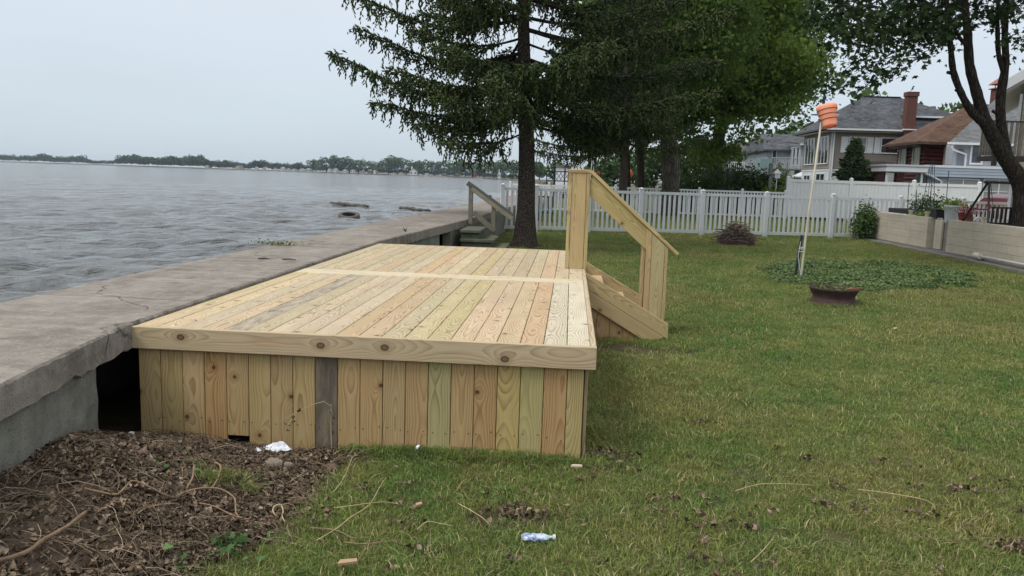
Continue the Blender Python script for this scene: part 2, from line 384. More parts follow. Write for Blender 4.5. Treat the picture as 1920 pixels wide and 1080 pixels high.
# ------------------------------------------------------------------ seawall
def inner(y): return float(np.interp(y, [0, 3.2, 4.67, 6.5, 11.3, 18, 22, 27, 42, 80], [-2.2, -2.46, -2.70, -2.735, -2.73, -2.28, -2.12, -1.95, -1.6, -1.2]))
def outer(y): return float(np.interp(y, [0, 9.4, 16.5, 27.6, 42, 80], [-4.0, -3.93, -3.8, -3.5, -3.3, -3.1]))
sw = empty('seawall', (-3.2, 6, 0), 0, 'long low concrete seawall with a flat walkway top between the wooden deck and the lake', 'seawall')
def ch(o, parent):
    """parent keeping world position"""
    o.parent = parent; o.matrix_parent_inverse = Matrix.Translation(-Vector(parent.location)) if not parent.rotation_euler.z else (Matrix.Translation(parent.location) @ Euler((0, 0, parent.rotation_euler.z)).to_matrix().to_4x4()).inverted()
    return o
rs = random.Random(5)
def slab(y0, y1):
    ny_ = max(8, int((y1-y0)/.07)) if y0 < 20 else 30
    b = MB(); top = .755; rings = []
    for i in range(ny_+1):
        y = y0+(y1-y0)*i/ny_; xi, xo = inner(y), outer(y)
        yj = y
        jig = lambda a: rs.uniform(-a, a)
        bot = .586+jig(.010)+(.012 if rs.random() < .08 else 0)
        pr = [(xo, .60), (xo+jig(.01), .72), (xo+.03+jig(.012), top-.004), (xo+.3, top), ((xi+xo)/2, top+.004), (xi-.3, top), (xi-.014+jig(.004), top-.001), (xi-.002+jig(.004), top-.014+jig(.004)), (xi+jig(.003), .68+jig(.01)), (xi+jig(.004), bot+.008), (xi-.012, bot), (xi-.3, .59)]
        rings.append([(x, yj, z) for x, z in pr])
    k = len(rings[0]); vs = [v for r_ in rings for v in r_]
    fs = [(i*k+j, i*k+(j+1) % k, (i+1)*k+(j+1) % k, (i+1)*k+j) for i in range(ny_) for j in range(k)]
    fs += [tuple(range(k))[::-1], tuple(ny_*k+j for j in range(k))]
    b.add(vs, fs)
    return b
joints = [-3, .4, 2.75, 5.62, 7.35, 10.1, 13.4, 16.3, 19.6, 23, 27, 32, 38, 46, 58, 78]
for a, c_ in zip(joints[:-1], joints[1:]):
    o = slab(a+.006, c_-.006).build('slab', M_slab); ch(o, sw)
def wall_panel(y0, y1, z0=-.25, z1=.592, rec=.035):
    b = MB(); n = max(3, int((y1-y0)/.12)); m_ = 8; vs = []; fs = []
    for i in range(n+1):
        y = y0+(y1-y0)*i/n
        for j in range(m_+1):
            z = z0+(z1-z0)*j/m_; edge = (i in (0, n))
            vs.append((inner(y)-rec+rs.uniform(-.004, .004)+.006*math.sin(y*3+z*4), y+(rs.uniform(-.006, .006) if edge else 0), z))
    for i in range(n):
        for j in range(m_): q = i*(m_+1)+j; fs.append((q, q+m_+1, q+m_+2, q+1))
    b.add(vs, fs)
    for yy, s in ((y0, 1), (y1, -1)):
        b.add([(inner(yy)-rec-.001, yy, z0), (inner(yy)-rec-.16, yy, z0), (inner(yy)-rec-.16, yy, z1), (inner(yy)-rec-.001, yy, z1)], [(0, 1, 2, 3)])
    return b
for a, c_ in ((-3, 1.2), (1.2, 4.28), (6.6, 9.0), (9.0, 11.6), (11.6, 13.5), (13.5, 15.3), (16.25, 20.0), (20, 24), (24, 30), (30, 42), (42, 76)):
    ch(wall_panel(a+.004, c_-.004).build('wall_panel', M_wallc), sw)
b = MB()
for y0_, y1_ in ((-3, 9.4), (9.4, 16.5), (16.5, 27.6), (27.6, 42), (42, 78)):
    xo0, xo1 = outer(y0_)+.04, outer(y1_)+.04
    b.add([(xo0, y0_, -2), (xo0, y0_, .6), (xo1, y1_, .6), (xo1, y1_, -2), (xo0+.3, y0_, -2), (xo0+.3, y0_, .6), (xo1+.3, y1_, .6), (xo1+.3, y1_, -2)], [(0, 3, 2, 1), (4, 5, 6, 7), (1, 2, 6, 5), (0, 4, 7, 3)])
ch(b.build('lake_face', M_wallc), sw)

# ------------------------------------------------------------------ deck
import bmesh
_pl = {}
def plank_mesh(L_, W_, T_, mat, bev=.0035):
    key = (round(L_, 3), round(W_, 3), round(T_, 3), mat.name)
    if key not in _pl:
        bm = bmesh.new(); bmesh.ops.create_cube(bm, size=1)
        for v in bm.verts: v.co = Vector((v.co.x*L_, v.co.y*W_, v.co.z*T_))
        bmesh.ops.bevel(bm, geom=list(bm.edges), offset=bev, segments=1, affect='EDGES')
        me = bpy.data.meshes.new('plank'); bm.to_mesh(me); bm.free(); me.materials.append(mat); _pl[key] = me
    return _pl[key]
def plank(name, parent, a, b_, W_, T_, mat=None, up=(0, 0, 1), col=None, roll=0.):
    """board whose long axis runs a -> b, its thickness along up; parent at origin rotation"""
    mat = mat or M_wood; a, b_ = Vector(a), Vector(b_); d = b_-a; L_ = d.length; d.normalize()
    u = Vector(up); u = (u-d*u.dot(d)).normalized(); r_ = u.cross(d)
    mt = Matrix((d, r_, u)).transposed().to_4x4(); mt.translation = (a+b_)/2
    o = bpy.data.objects.new(name, plank_mesh(L_, W_, T_, mat)); COL.objects.link(o); o.parent = parent
    o.matrix_basis = Matrix.Translation(-Vector(parent.location)) @ mt if parent else mt
    k = rs.uniform(.93, 1.06); c0 = col or rs.choice([(1, 1, 1), (1.02, .97, .90), (.97, 1.0, .93), (1.03, 1.0, .98), (.95, .96, .90), (1.04, .95, .86)])
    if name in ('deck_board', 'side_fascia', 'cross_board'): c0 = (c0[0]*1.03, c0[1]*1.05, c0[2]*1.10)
    o.color = (c0[0]*k, c0[1]*k, c0[2]*k, 1)
    return o
deck = empty('wooden_deck', (-1.25, 4.75, 0), 0, 'new pale pine deck platform with vertical skirt boards beside the concrete seawall', 'deck')
X0, PW = -2.70, .1428
ZT = .73
W5 = (1.08, 1.08, 1.10)
t1 = {4: 'gray', 17: (1.10, .96, .85), 18: (1.12, 1.22, 1.30), 19: (1.15, 1.25, 1.36), 13: (.93, .94, .76), 12: (.98, .98, .83), 14: (1.06, 1.0, .95), 15: (1.1, 1.03, 1.0), 16: (1.02, .96, .86), 9: (1.05, .95, .82), 0: (1.06, 1.02, .9), 1: (1.08, 1.04, .95)}
t2 = {8: (1.02, .90, .76), 12: (.96, .94, .76), 10: (1.1, 1.1, 1.04), 18: (1.14, 1.12, 1.08), 19: (1.2, 1.22, 1.2), 17: (1.1, 1.0, .93)}
for i in range(20):
    x = X0+PW*(i+.5)
    zz = ZT-.0125+rs.uniform(-.0014, .0014)
    t = t1.get(i)
    if i in (14, 15):                       # two boards butt-jointed part way
        ym = {14: 6.0, 15: 6.15}[i]
        plank('deck_board', deck, (x, 4.772, zz), (x, ym-.002, zz), .1385, .025, col=(1.14, 1.06, 1.0)); plank('deck_board', deck, (x, ym+.002, zz+.001), (x, 7.695, zz+.001), .1385, .025, col=t)
    else: plank('deck_board', deck, (x, 4.772, zz), (x, 7.695, zz), .1385, .025, mat=M_gray_top if t == 'gray' else None, col=(1.15, 1.1, 1.05) if t == 'gray' else t)
    plank('deck_board', deck, (x, 8.0, zz), (x, 11.16, zz), .1385, .025, col=t2.get(i))
plank('cross_board', deck, (X0+.002, 7.848, ZT-.012), (.153, 7.848, ZT-.012), .295, .026, col=(1.17, 1.22, 1.24))['label'] = 'pale wide board across the middle of the deck'
plank('front_fascia', deck, (X0-.01, 4.749, ZT-.069), (.193, 4.749, ZT-.069), .14, .038, mat=M_fascia, up=(0, -1, 0), col=(1, 1, 1))
plank('side_fascia', deck, (.174, 4.772, ZT-.069), (.174, 11.2, ZT-.069), .14, .036, up=(1, 0, 0), col=(1.02, 1, .95))
plank('back_fascia', deck, (X0, 11.18, ZT-.069), (.153, 11.18, ZT-.069), .14, .036, up=(0, 1, 0), col=(1.04, 1, .95))
fc = {0: (.98, .96, .82), 1: (.95, .95, .80), 2: (1.02, .97, .85), 3: (1.0, .86, .68), 4: (.98, .96, .82), 5: (.96, .93, .78), 6: (1.0, .96, .84), 7: (1.02, 1.0, .84), 8: 'gray', 9: (1.03, .95, .82), 10: (1.0, .92, .76), 11: (.98, .94, .84), 12: (1.0, .9, .78), 13: (.86, 1.0, .86), 14: (1.0, .9, .80), 15: (.92, .80, .66), 16: (1.0, 1.0, .74), 17: (.92, 1.02, .84), 18: (.95, .80, .66), 19: (.95, 1.0, .80)}
bott = [-.04, -.06, -.04, -.06, .045, -.05, -.06, -.06, -.05, -.04]
for i in range(20):
    w_ = .1388 if i < 19 else .098
    x = -2.686+.1427*i+w_/2
    zb = bott[i] if i < 10 else -.06
    t = fc[i]
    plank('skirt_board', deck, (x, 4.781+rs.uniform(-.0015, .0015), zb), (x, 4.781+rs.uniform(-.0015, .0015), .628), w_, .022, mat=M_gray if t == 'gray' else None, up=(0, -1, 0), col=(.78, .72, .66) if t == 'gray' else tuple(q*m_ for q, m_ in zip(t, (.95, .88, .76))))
for i in range(45):
    y = 4.88+.1405*i
    if not (8.6 < y < 9.95): plank('skirt_board', deck, (.14, y, -.06), (.14, y, .628), .1375, .022, up=(1, 0, 0))
b = MB(); b.box(-2.66, .12, 4.80, 11.15, -.3, .56)
inn = MB()
for yy in np.arange(4.86, 11.2, .41): inn.box(X0+.02, .15, yy, yy+.038, .565, .703)
ch(inn.build('joist', M_oldwood), deck)['kind'] = 'stuff'
inn = MB(); inn.box(-2.62, .10, 4.86, 11.1, -.3, -.02); 
b = MB()
for i in range(20):
    x = X0+PW*(i+.5)
    for yy in list(np.arange(5.05, 7.6, .41))+list(np.arange(8.2, 11.1, .41)):
        for s_ in (-1, 1): b.lathe([(.0048, 0), (.0048, .0022), (0.0001, .0022)], 6, (x+s_*.042+rs.uniform(-.006, .006), yy+rs.uniform(-.012, .012), ZT-.0012))
for i in range(19):
    x = -2.686+.1427*i+.07
    for s_ in (-1, 1):
        for zz in (.14,):
            cx, cz = x+s_*.045+rs.uniform(-.008, .008), zz+rs.uniform(-.02, .02)
            b.add([(cx+.0045*math.cos(k*PI/3), 4.7685, cz+.0045*math.sin(k*PI/3)) for k in range(6)], [tuple(range(6))[::-1]])
o = b.build('screw', plain('dark_screw', (.05, .035, .025), .5, .5)); ch(o, deck); o['kind'] = 'stuff'

# upper newel post on the deck, lower newel post, handrail: one stair rail thing; stairs another
rail = empty('stair_handrail', (.085, 9.05, .73), 0, 'boxed pine newel posts with a sloping handrail at the near side of the deck stairs', 'handrail')
YF = 8.95
def vpl(name, par, x0, x1, y0, y1, z0, z1, col=None, mat=None):
    """vertical board given by its extents"""
    dx, dy = x1-x0, y1-y0
    if dx >= dy: return plank(name, par, ((x0+x1)/2, (y0+y1)/2, z0), ((x0+x1)/2, (y0+y1)/2, z1), dx, dy, mat=mat, up=(0, -1, 0), col=col)
    return plank(name, par, ((x0+x1)/2, (y0+y1)/2, z0), ((x0+x1)/2, (y0+y1)/2, z1), dy, dx, mat=mat, up=(1, 0, 0), col=col)
G1 = (1.05, 1.02, .74)
up_ = [vpl('post_board', rail, .006, .164, YF+.003, YF+.036, .732, 1.795, (1.08, 1.0, .78)), vpl('post_board', rail, -.036, .001, YF-.004, YF+.21, .732, 1.795, G1), vpl('post_board', rail, .169, .206, YF-.004, YF+.21, .732, 1.795, G1), vpl('post_board', rail, .004, .166, YF+.174, YF+.208, .732, 1.795, G1)]
plank('post_cap', rail, (-.04, YF+.103, 1.815), (.208, YF+.103, 1.815), .222, .036, col=(1.08, .98, .74))
sl_ = math.atan2(.87, .98); dv = Vector((math.cos(sl_), 0, -math.sin(sl_))); nv = Vector((math.sin(sl_), 0, math.cos(sl_)))
P0 = Vector((.215, YF+.10, 1.815)); P1 = P0+dv*1.33
plank('rail_cap', rail, P0, P1, .222, .036, up=nv, col=(1.06, 1.02, .74))
Q0 = P0-nv*.113+dv*.05; Q1 = Q0+dv*1.03
plank('rail_board', rail, Q0+Vector((0, -.062, 0)), Q1+Vector((0, -.062, 0)), .184, .036, up=(0, -1, 0), col=(.98, .96, .66))
def slant_post(name, x0, x1, y0, y1, col):
    """board cut to the slope of the rail underside"""
    zt = lambda x: P0.z-.022/math.cos(sl_)-(x-P0.x)*math.tan(sl_)
    b = MB(); w2, t2_ = (x1-x0)/2, (y1-y0)/2; cx, cy = (x0+x1)/2, (y0+y1)/2
    # local x is the long axis (world z)
    vs = []
    for sx in (-1, 1):
        for sy in (-1, 1):
            vs.append((-.04, sx*w2, sy*t2_)); vs.append((zt(cx+sx*w2)-.004, sx*w2, sy*t2_))
    fs = [(0, 1, 3, 2), (4, 6, 7, 5), (0, 4, 5, 1), (2, 3, 7, 6), (0, 2, 6, 4), (1, 5, 7, 3)]
    b.add(vs, fs); o = b.build(name, M_wood, bevel=.003)
    mt = Matrix(((0, 0, 1), (1, 0, 0), (0, 1, 0))).transposed().to_4x4(); mt.translation = Vector((cx, cy, 0))
    o.parent = rail; o.matrix_basis = Matrix.Translation(-Vector(rail.location)) @ mt; o.color = col+(1,); return o
slant_post('post_board', .818, .853, YF+.045, YF+.20, (1.0, .92, .72)); slant_post('post_board', .856, .915, YF, YF+.036, (1.02, .9, .72)); slant_post('post_board', .918, 1.062, YF, YF+.034, (.98, 1.02, .80)); slant_post('post_board', 1.065, 1.10, YF, YF+.20, (.98, .90, .72)); slant_post('post_board', .856, 1.062, YF+.17, YF+.205, (1, .95, .75))
stair = empty('deck_stairs', (.64, 9.3, 0), 0, 'short closed pine stairs leading down from the right edge of the deck to the lawn', 'stairs')
def stringer(y, par, two=True, thick=.036):
    zl = lambda x: .735-.578*(x-.195)
    def para(n_, pts, col):
        c = Vector((sum(p_[0] for p_ in pts)/4, y, sum(p_[1] for p_ in pts)/4)); d = Vector((math.cos(R(30)), 0, -math.sin(R(30)))); nn = Vector((math.sin(R(30)), 0, math.cos(R(30))))
        b = MB(); vs = []
        for sy in (0, thick):
            for p_ in pts:
                q_ = Vector((p_[0], y, p_[1]))-c; vs.append((q_.dot(d), q_.dot(nn), -sy))
        b.add(vs, [(0, 1, 2, 3), (7, 6, 5, 4), (0, 4, 5, 1), (1, 5, 6, 2), (2, 6, 7, 3), (3, 7, 4, 0)])
        o = b.build(n_, M_wood, bevel=.003); mt = Matrix((d, nn, d.cross(nn))).transposed().to_4x4(); mt.translation = c
        o.parent = par; o.matrix_basis = Matrix.Translation(-Vector(par.location)) @ mt; o.color = col+(1,)
    para('stringer_board', [(.196, zl(.196)-.004), (.196, zl(.196)-.168), (1.105, zl(1.105)-.168), (1.105, zl(1.105)-.004)], (1.0, .95, .76))
    if two: para('stringer_board', [(.196, zl(.196)-.172), (.196, zl(.196)-.335), (.93, -.03), (1.06, zl(1.06)-.172)], (.96, .9, .74))
stringer(8.60, stair); stringer(9.95, stair, True)
for i in range(6):
    x0_ = .196+.141*i; zl = .735-.578*(x0_-.195)-.30
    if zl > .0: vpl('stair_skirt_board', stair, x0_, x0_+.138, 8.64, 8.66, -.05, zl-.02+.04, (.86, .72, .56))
for k in range(3):
    zt_ = .532-.195*k; x0_ = .197 if k == 0 else .14+.27*k
    plank('tread', stair, ((x0_+.42+.27*k)/2, 8.642, zt_), ((x0_+.42+.27*k)/2, 9.945, zt_), .42+.27*k-x0_, .036, col=(1.1, 1.04, .92))
    plank('riser', stair, (x0_+.018+.0, 8.642, zt_-.11), (x0_+.018, 9.945, zt_-.11), .14, .02, up=(1, 0, 0), col=(1, .95, .84))

# ------------------------------------------------------------------ concrete steps and old handrail at the seawall
cs = empty('concrete_steps', (-1.8, 16.9, 0), 0, 'mossy concrete steps climbing to the seawall beside the spruce trunk', 'steps')
for (x0_, x1_, zt_) in ((-2.26, -1.82, .62), (-2.26, -1.55, .43), (-2.26, -1.30, .27)):
    b = MB(); b.box(x0_+.02, x1_-.06, 16.46, 17.6, (zt_-.26 if zt_ > .3 else -.1), zt_-.072); ch(b.build('riser_block', M_step, bevel=.01), cs)
    b = MB(); b.box(x0_, x1_, 16.40, 17.66, zt_-.07, zt_); ch(b.build('step_slab', M_step, bevel=.012), cs)
b = MB(); b.box(-2.24, -1.9, 16.47, 17.59, -.1, .36); ch(b.build('base_block', M_step), cs)
oh = empty('old_handrail', (-1.9, 17.8, .6), 0, 'weathered grey wooden handrail sloping down beside the mossy concrete steps', 'handrail')
def old(n_, a, b_, W_, T_, up=(0, -1, 0), col=None): return plank(n_, oh, a, b_, W_, T_, mat=M_oldwood, up=up, col=col or (1, 1, 1))
old('post', (-2.22, 17.80, .66), (-2.22, 17.80, 1.50), .095, .09); old('post', (-1.70, 17.80, .0), (-1.70, 17.80, 1.10), .095, .09)
old('top_rail', (-2.30, 17.79, 1.565), (-1.26, 17.79, .86), .10, .12, up=(0, -1, 0), col=(.55, .62, .78)); old('under_rail', (-2.20, 17.74, 1.44), (-1.27, 17.74, .80), .09, .04, col=(1.5, 1.5, 1.45))
old('kick_rail', (-2.15, 17.74, .92), (-1.66, 17.74, .52), .11, .04)

# ------------------------------------------------------------------ vinyl picket fences
def picket_fence(name, posts, ztop, base, mat, label, npk, pw=.076, zb=.16):
    t = empty(name, (posts[0][0], posts[0][1], base), 0, label, 'picket fence')
    L0 = Vector(t.location)
    bp = MB(); bp.box(-.063, .063, -.063, .063, -.15, ztop-.03); bp.lathe([(.098, ztop-.03), (.098, ztop-.012), (.0, ztop+.022)], 4)
    pm = None; km = None
    for i, p in enumerate(posts):
        ang = math.atan2(posts[-1][1]-posts[0][1], posts[-1][0]-posts[0][0])
        if pm is None:
            b = MB(); b.box(-.063, .063, -.063, .063, -.15, ztop-.032); b.box(-.072, .072, -.072, .072, ztop-.030, ztop-.012); b.add([(-.06, -.06, ztop-.011), (.06, -.06, ztop-.011), (.06, .06, ztop-.011), (-.06, .06, ztop-.011), (0, 0, ztop+.03)], [(0, 1, 4), (1, 2, 4), (2, 3, 4), (3, 0, 4)])
            o = b.build('post', mat); pm = o.data
        else: o = link('post', pm)
        o.parent = t; o.location = Vector((p[0], p[1], base))-L0; o.rotation_euler = (rs.uniform(-.006, .006), rs.uniform(-.008, .008), ang)
    for (xa, ya), (xb, yb) in zip(posts[:-1], posts[1:]):
        d = Vector((xb-xa, yb-ya, 0)); ln = d.length; ang = math.atan2(d.y, d.x); u = d/ln
        for nm_, z, hh, th in (('top_rail', ztop-.143, .088, .05), ('bottom_rail', zb, .10, .05)):
            b = MB(); b.box(.064, ln-.064, -th/2, th/2, -hh/2, hh/2); o = b.build(nm_, mat); o.parent = t; o.location = Vector((xa, ya, base+z))-L0; o.rotation_euler = (0, 0, ang)
        n_ = npk if npk else int(ln/.166)
        for k in range(n_):
            s_ = .064+(ln-.128)*(k+.5)/n_
            if km is None:
                b = MB(); b.box(-pw/2, pw/2, -.012, .012, zb+.052, ztop-.196); o = b.build('picket', mat); km = o.data
            else: o = link('picket', km)
            o.parent = t; o.location = Vector((xa, ya, base))+u*s_-L0; o.rotation_euler = (0, 0, ang)
    return t
fy = lambda x: 25.25+.205*(x+1.1)
fx = [-2.12, -1.08, .58, 2.24, 4.25, 6.38, 8.62, 10.95, 13.2, 15.5]
picket_fence('picket_fence', [(x, fy(x)) for x in fx], 1.50, 0, M_vin1, 'nearer grey-white vinyl picket fence with square posts crossing the lawn just behind the spruce trunk', 0, .074)
# the neighbour's identical fence further off (short of its own row of pickets hidden behind the tall panels)
picket_fence('picket_fence', [(x, 42.2+.04*x) for x in (-3.2, -1.15, 1.0, 2.3, 4.42, 6.65, 8.85, 11.05)], 1.48, .0, M_vin2, 'farther bright white vinyl picket fence beyond the first one, in front of the hedges', 0, .074, .13)
pf = empty('privacy_fence', (11.25, 43, 0), 0, 'tall solid white vinyl privacy fence in front of the houses', 'fence')
px_ = [11.25, 14.45, 17.6, 20.85]
for x in px_:
    b = MB(); b.box(-.08, .08, -.08, .08, 0, 2.17); b.add([(-.09, -.09, 2.172), (.09, -.09, 2.172), (.09, .09, 2.172), (-.09, .09, 2.172), (0, 0, 2.24)], [(0, 1, 4), (1, 2, 4), (2, 3, 4), (3, 0, 4)]); o = b.build('post', M_vin2); o.parent = pf; o.location = (x-11.25, 0, 0)
for xa, xb in zip(px_[:-1], px_[1:]):
    b = MB(); n_ = 16; wd = (xb-xa-.17)/n_
    for k in range(n_): b.box(xa+.085+wd*k+.004, xa+.085+wd*(k+1)-.004, 42.985, 43.015, .28, 1.92)
    o = b.build('panel', M_vin2); ch(o, pf)
    b = MB(); b.box(xa+.083, xb-.083, 42.96, 43.04, 1.925, 2.07); ch(b.build('top_rail', M_vin2), pf)
    b = MB(); b.box(xa+.083, xb-.083, 42.96, 43.04, .12, .275); ch(b.build('bottom_rail', M_vin2), pf)

# ------------------------------------------------------------------ block retaining wall
rw_ = empty('block_wall', (10, 20, 0), 0, 'painted concrete block retaining wall with a recessed gap along the right side of the lawn', 'retaining wall')
blk = {}
def block(name, x, y0, y1, z0, z1, par=rw_, d=.2):
    key = (round(y1-y0, 3), round(z1-z0, 3), d)
    if key not in blk:
        bm = bmesh.new(); bmesh.ops.create_cube(bm, size=1)
        for v in bm.verts: v.co = Vector((v.co.x*d, v.co.y*(y1-y0), v.co.z*(z1-z0)))
        bmesh.ops.bevel(bm, geom=list(bm.edges), offset=.003, segments=1, affect='EDGES'); me = bpy.data.meshes.new('block'); bm.to_mesh(me); bm.free(); me.materials.append(M_block); blk[key] = me
    o = link(name, blk[key]); o.parent = par; o.location = Vector((x+d/2, (y0+y1)/2, (z0+z1)/2))-Vector(par.location); return o
Zb, Hb = .125, .212
for ya, yb in ((12.6, 21.9), (23.1, 28.0)):
    for r_ in range(4):
        y = ya; first = True
        while y < yb-.02:
            ln = .6 if not (first and r_ % 2) else .3
            y2 = min(y+ln, yb); 
            if yb-y2 < .08: y2 = yb
            block('block', 9.93+rs.uniform(-.002, .002), y+.0015, y2-.0015, Zb+Hb*r_+.0018, Zb+Hb*(r_+1)-.0018); y = y2; first = False
        if r_ == 0: pass
# inside the gap: two narrow leaning slabs and the back wall
for y0_, y1_, xx in ((23.1-.02, 23.12, 10.3),): pass
b = MB(); b.box(10.13, 10.20, 21.9, 23.1, .12, .93); ch(b.build('gap_back', M_foot), rw_)
b = MB(); b.box(10.06, 10.12, 22.52, 22.95, .13, .93); ch(b.build('leaning_slab', M_block, bevel=.008), rw_)
for ya, yb in ((12.6, 28.6),):
    b = MB(); b.box(9.66, 9.925, ya, yb, -.2, .088); b.box(9.925, 10.3, ya, yb, -.2, .118); ch(b.build('footing', M_foot, bevel=.01), rw_)
b = MB(); b.tube([(9.82, 19.9, .20), (9.82, 16, .19), (9.82, 12.6, .19)], .032, 8)
pp = b.build('drain_pipe', plain('white_pipe', (.62, .62, .6), .4), smooth=True); b = MB(); b.tube([(9.82, 19.82, .20), (9.82, 20.1, .20)], .072, 12); c_ = b.build('cap', plain('cream_plastic', (.6, .56, .46), .4)); c_.parent = pp
tag(pp, 'white drain pipe with a cream cap lying along the foot of the block wall', 'pipe')

# ------------------------------------------------------------------ foliage tools
def rot_rand(n, rg, tilt=1.0):
    """n random orthonormal frames"""
    a = rg.normal(size=(n, 3)); a[:, 2] *= tilt; a /= np.linalg.norm(a, axis=1)[:, None]+1e-9
    b = rg.normal(size=(n, 3)); c = np.cross(a, b); c /= np.linalg.norm(c, axis=1)[:, None]+1e-9
    return c, np.cross(a, c), a
def leaf_quads(C, size, rg, flat=.6, asp=.62):
    """folded diamond leaf: 4 verts + fold, two tris each -> quads"""
    n = len(C); nrm = rg.normal(size=(n, 3)); nrm[:, 2] = np.abs(nrm[:, 2])*(1+flat*2)+.1; nrm /= np.linalg.norm(nrm, axis=1)[:, None]
    b = rg.normal(size=(n, 3)); t = np.cross(nrm, b); t /= np.linalg.norm(t, axis=1)[:, None]+1e-9; s = np.cross(nrm, t)
    sz = (size*rg.uniform(.6, 1.3, n))[:, None]
    p0 = C-t*sz*.5; p1 = C+s*sz*asp*.5-nrm*sz*.12; p2 = C+t*sz*.5-nrm*sz*.08; p3 = C-s*sz*asp*.5-nrm*sz*.12
    V = np.stack([p0, p1, p2, p3], 1).reshape(-1, 3); I = np.arange(n)*4
    F = np.stack([I, I+1, I+2, I, I+2, I+3], 1).reshape(-1, 3); return V, F
_ml = np.array([(0, -.1), (.10, .02), (.42, -.02), (.27, .17), (.46, .42), (.20, .40), (.16, .52), (0, .82), (-.16, .52), (-.20, .40), (-.46, .42), (-.27, .17), (-.42, -.02), (-.10, .02)])
def leaf_maple(C, size, rg, droop=.4):
    n = len(C); k = len(_ml); nrm = rg.normal(size=(n, 3))*.8; nrm[:, 2] += .9; nrm /= np.linalg.norm(nrm, axis=1)[:, None]
    b = rg.normal(size=(n, 3)); b[:, 2] -= droop*2; t = b-nrm*np.sum(b*nrm, 1)[:, None]; t /= np.linalg.norm(t, axis=1)[:, None]+1e-9; s = np.cross(nrm, t)
    sz = (size*rg.uniform(.6, 1.25, n))[:, None, None]
    P = C[:, None, :]+sz*(_ml[None, :, 0:1]*s[:, None, :]+_ml[None, :, 1:2]*t[:, None, :]-nrm[:, None, :]*(np.abs(_ml[None, :, 0:1])**1.5*.5))
    V = np.concatenate([C[:, None, :]+sz*.2*t[:, None, :], P], 1).reshape(-1, 3); b0 = np.arange(n)[:, None]*(k+1)
    tri = np.array([(0, 1+i, 1+(i+1) % k) for i in range(k)]); F = (b0[:, :, None]+tri[None]).reshape(-1, 3); return V, F
def leafmat(name, a, b_, c_, scale=.9, trans=.25, fres=.12):
    g = new(name); p = g.pos(); rn = g.n('Attribute', attribute_name='rnd').outputs['Fac']
    n1 = g.noise(p, scale, 3, .6)
    col = g.mix(g.map(n1, .38, .62), a, b_); col = g.mix(g.math('MULTIPLY', rn, .55), col, c_)
    br = g.map(rn, 0, 1, .8, 1.2); col = g.n('VectorMath', {0: col, 'Scale': br}, operation='SCALE').outputs[0]
    d = g.bsdf(col, .55, fres); t = g.n('BsdfTranslucent', {'Color': col}).outputs[0]
    ms = g.n('MixShader', {0: trans}); g.t.links.new(d, ms.inputs[1]); g.t.links.new(t, ms.inputs[2])
    return g.done(ms.outputs[0])
M_maple = leafmat('maple_leaf', (.10, .175, .030), (.15, .235, .042), (.20, .28, .06), .8, .5)
M_maple_d = leafmat('dark_maple_leaf', (.078, .14, .028), (.115, .19, .038), (.15, .22, .05), .9, .48)
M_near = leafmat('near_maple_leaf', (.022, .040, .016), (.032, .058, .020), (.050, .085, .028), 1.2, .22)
M_spruce = leafmat('spruce_needles', (.036, .054, .024), (.066, .092, .032), (.105, .130, .046), 1.1, .06, .1)
M_hedge = leafmat('hedge_leaf', (.032, .062, .02), (.055, .10, .028), (.08, .13, .04), 1.5, .2)
M_lime = leafmat('lime_leaf', (.16, .22, .04), (.20, .27, .05), (.26, .33, .08), 2., .3)
M_farleaf = leafmat('far_tree_leaf', (.040, .080, .028), (.070, .115, .036), (.09, .14, .045), .05, .15)
M_farleaf2 = leafmat('wooded_shore_leaf', (.026, .048, .020), (.042, .070, .028), (.05, .08, .034), .02, .1)
def bark(name, c1, c2, sx=9., sz=1.6):
    g = new(name); p = g.obj(); q = g.vec('MULTIPLY', p, (sx, sx, sz))
    vo = g.n('TexVoronoi', {'Vector': q, 'Scale': 1.6}, feature='DISTANCE_TO_EDGE').outputs['Distance']
    n1 = g.noise(q, 2.2, 5, .65); f = g.math('ADD', g.map(vo, 0, .3), g.math('MULTIPLY', n1, .8))
    c = g.mix(g.map(f, .4, 1.3), c1, c2); return g.done(g.bsdf(c, .95, .1, g.bump(f, .9, .03)))
M_bark_s = bark('spruce_bark', (.040, .032, .027), (.145, .115, .094), 14, 9)
M_bark_m = bark('maple_bark', (.045, .040, .034), (.16, .142, .12), 9, 1.2)
M_bark_d = bark('dark_bark', (.022, .018, .015), (.062, .052, .043), 12, 2.2)

# ------------------------------------------------------------------ spruce
def bits(P, D, ln, rad, rg):
    """short needle-covered shoots: spindle shapes, 3-sided"""
    n = len(P); D = D/(np.linalg.norm(D, axis=1)[:, None]+1e-9); a = rg.normal(size=(n, 3)); s = np.cross(D, a); s /= np.linalg.norm(s, axis=1)[:, None]+1e-9; t = np.cross(D, s)
    ln = np.broadcast_to(ln, (n,))[:, None]; rad = np.broadcast_to(rad, (n,))[:, None]
    mid = P+D*ln*.55; V = [P]
    for k in range(3):
        an = 2*PI*k/3; V.append(mid+(s*math.cos(an)+t*math.sin(an))*rad)
    V.append(P+D*ln); V = np.stack(V, 1).reshape(-1, 3); b0 = np.arange(n)[:, None, None]*5
    tri = np.array([(0, 1, 2), (0, 2, 3), (0, 3, 1), (4, 2, 1), (4, 3, 2), (4, 1, 3)]); F = (b0+tri[None]).reshape(-1, 3); return V, F
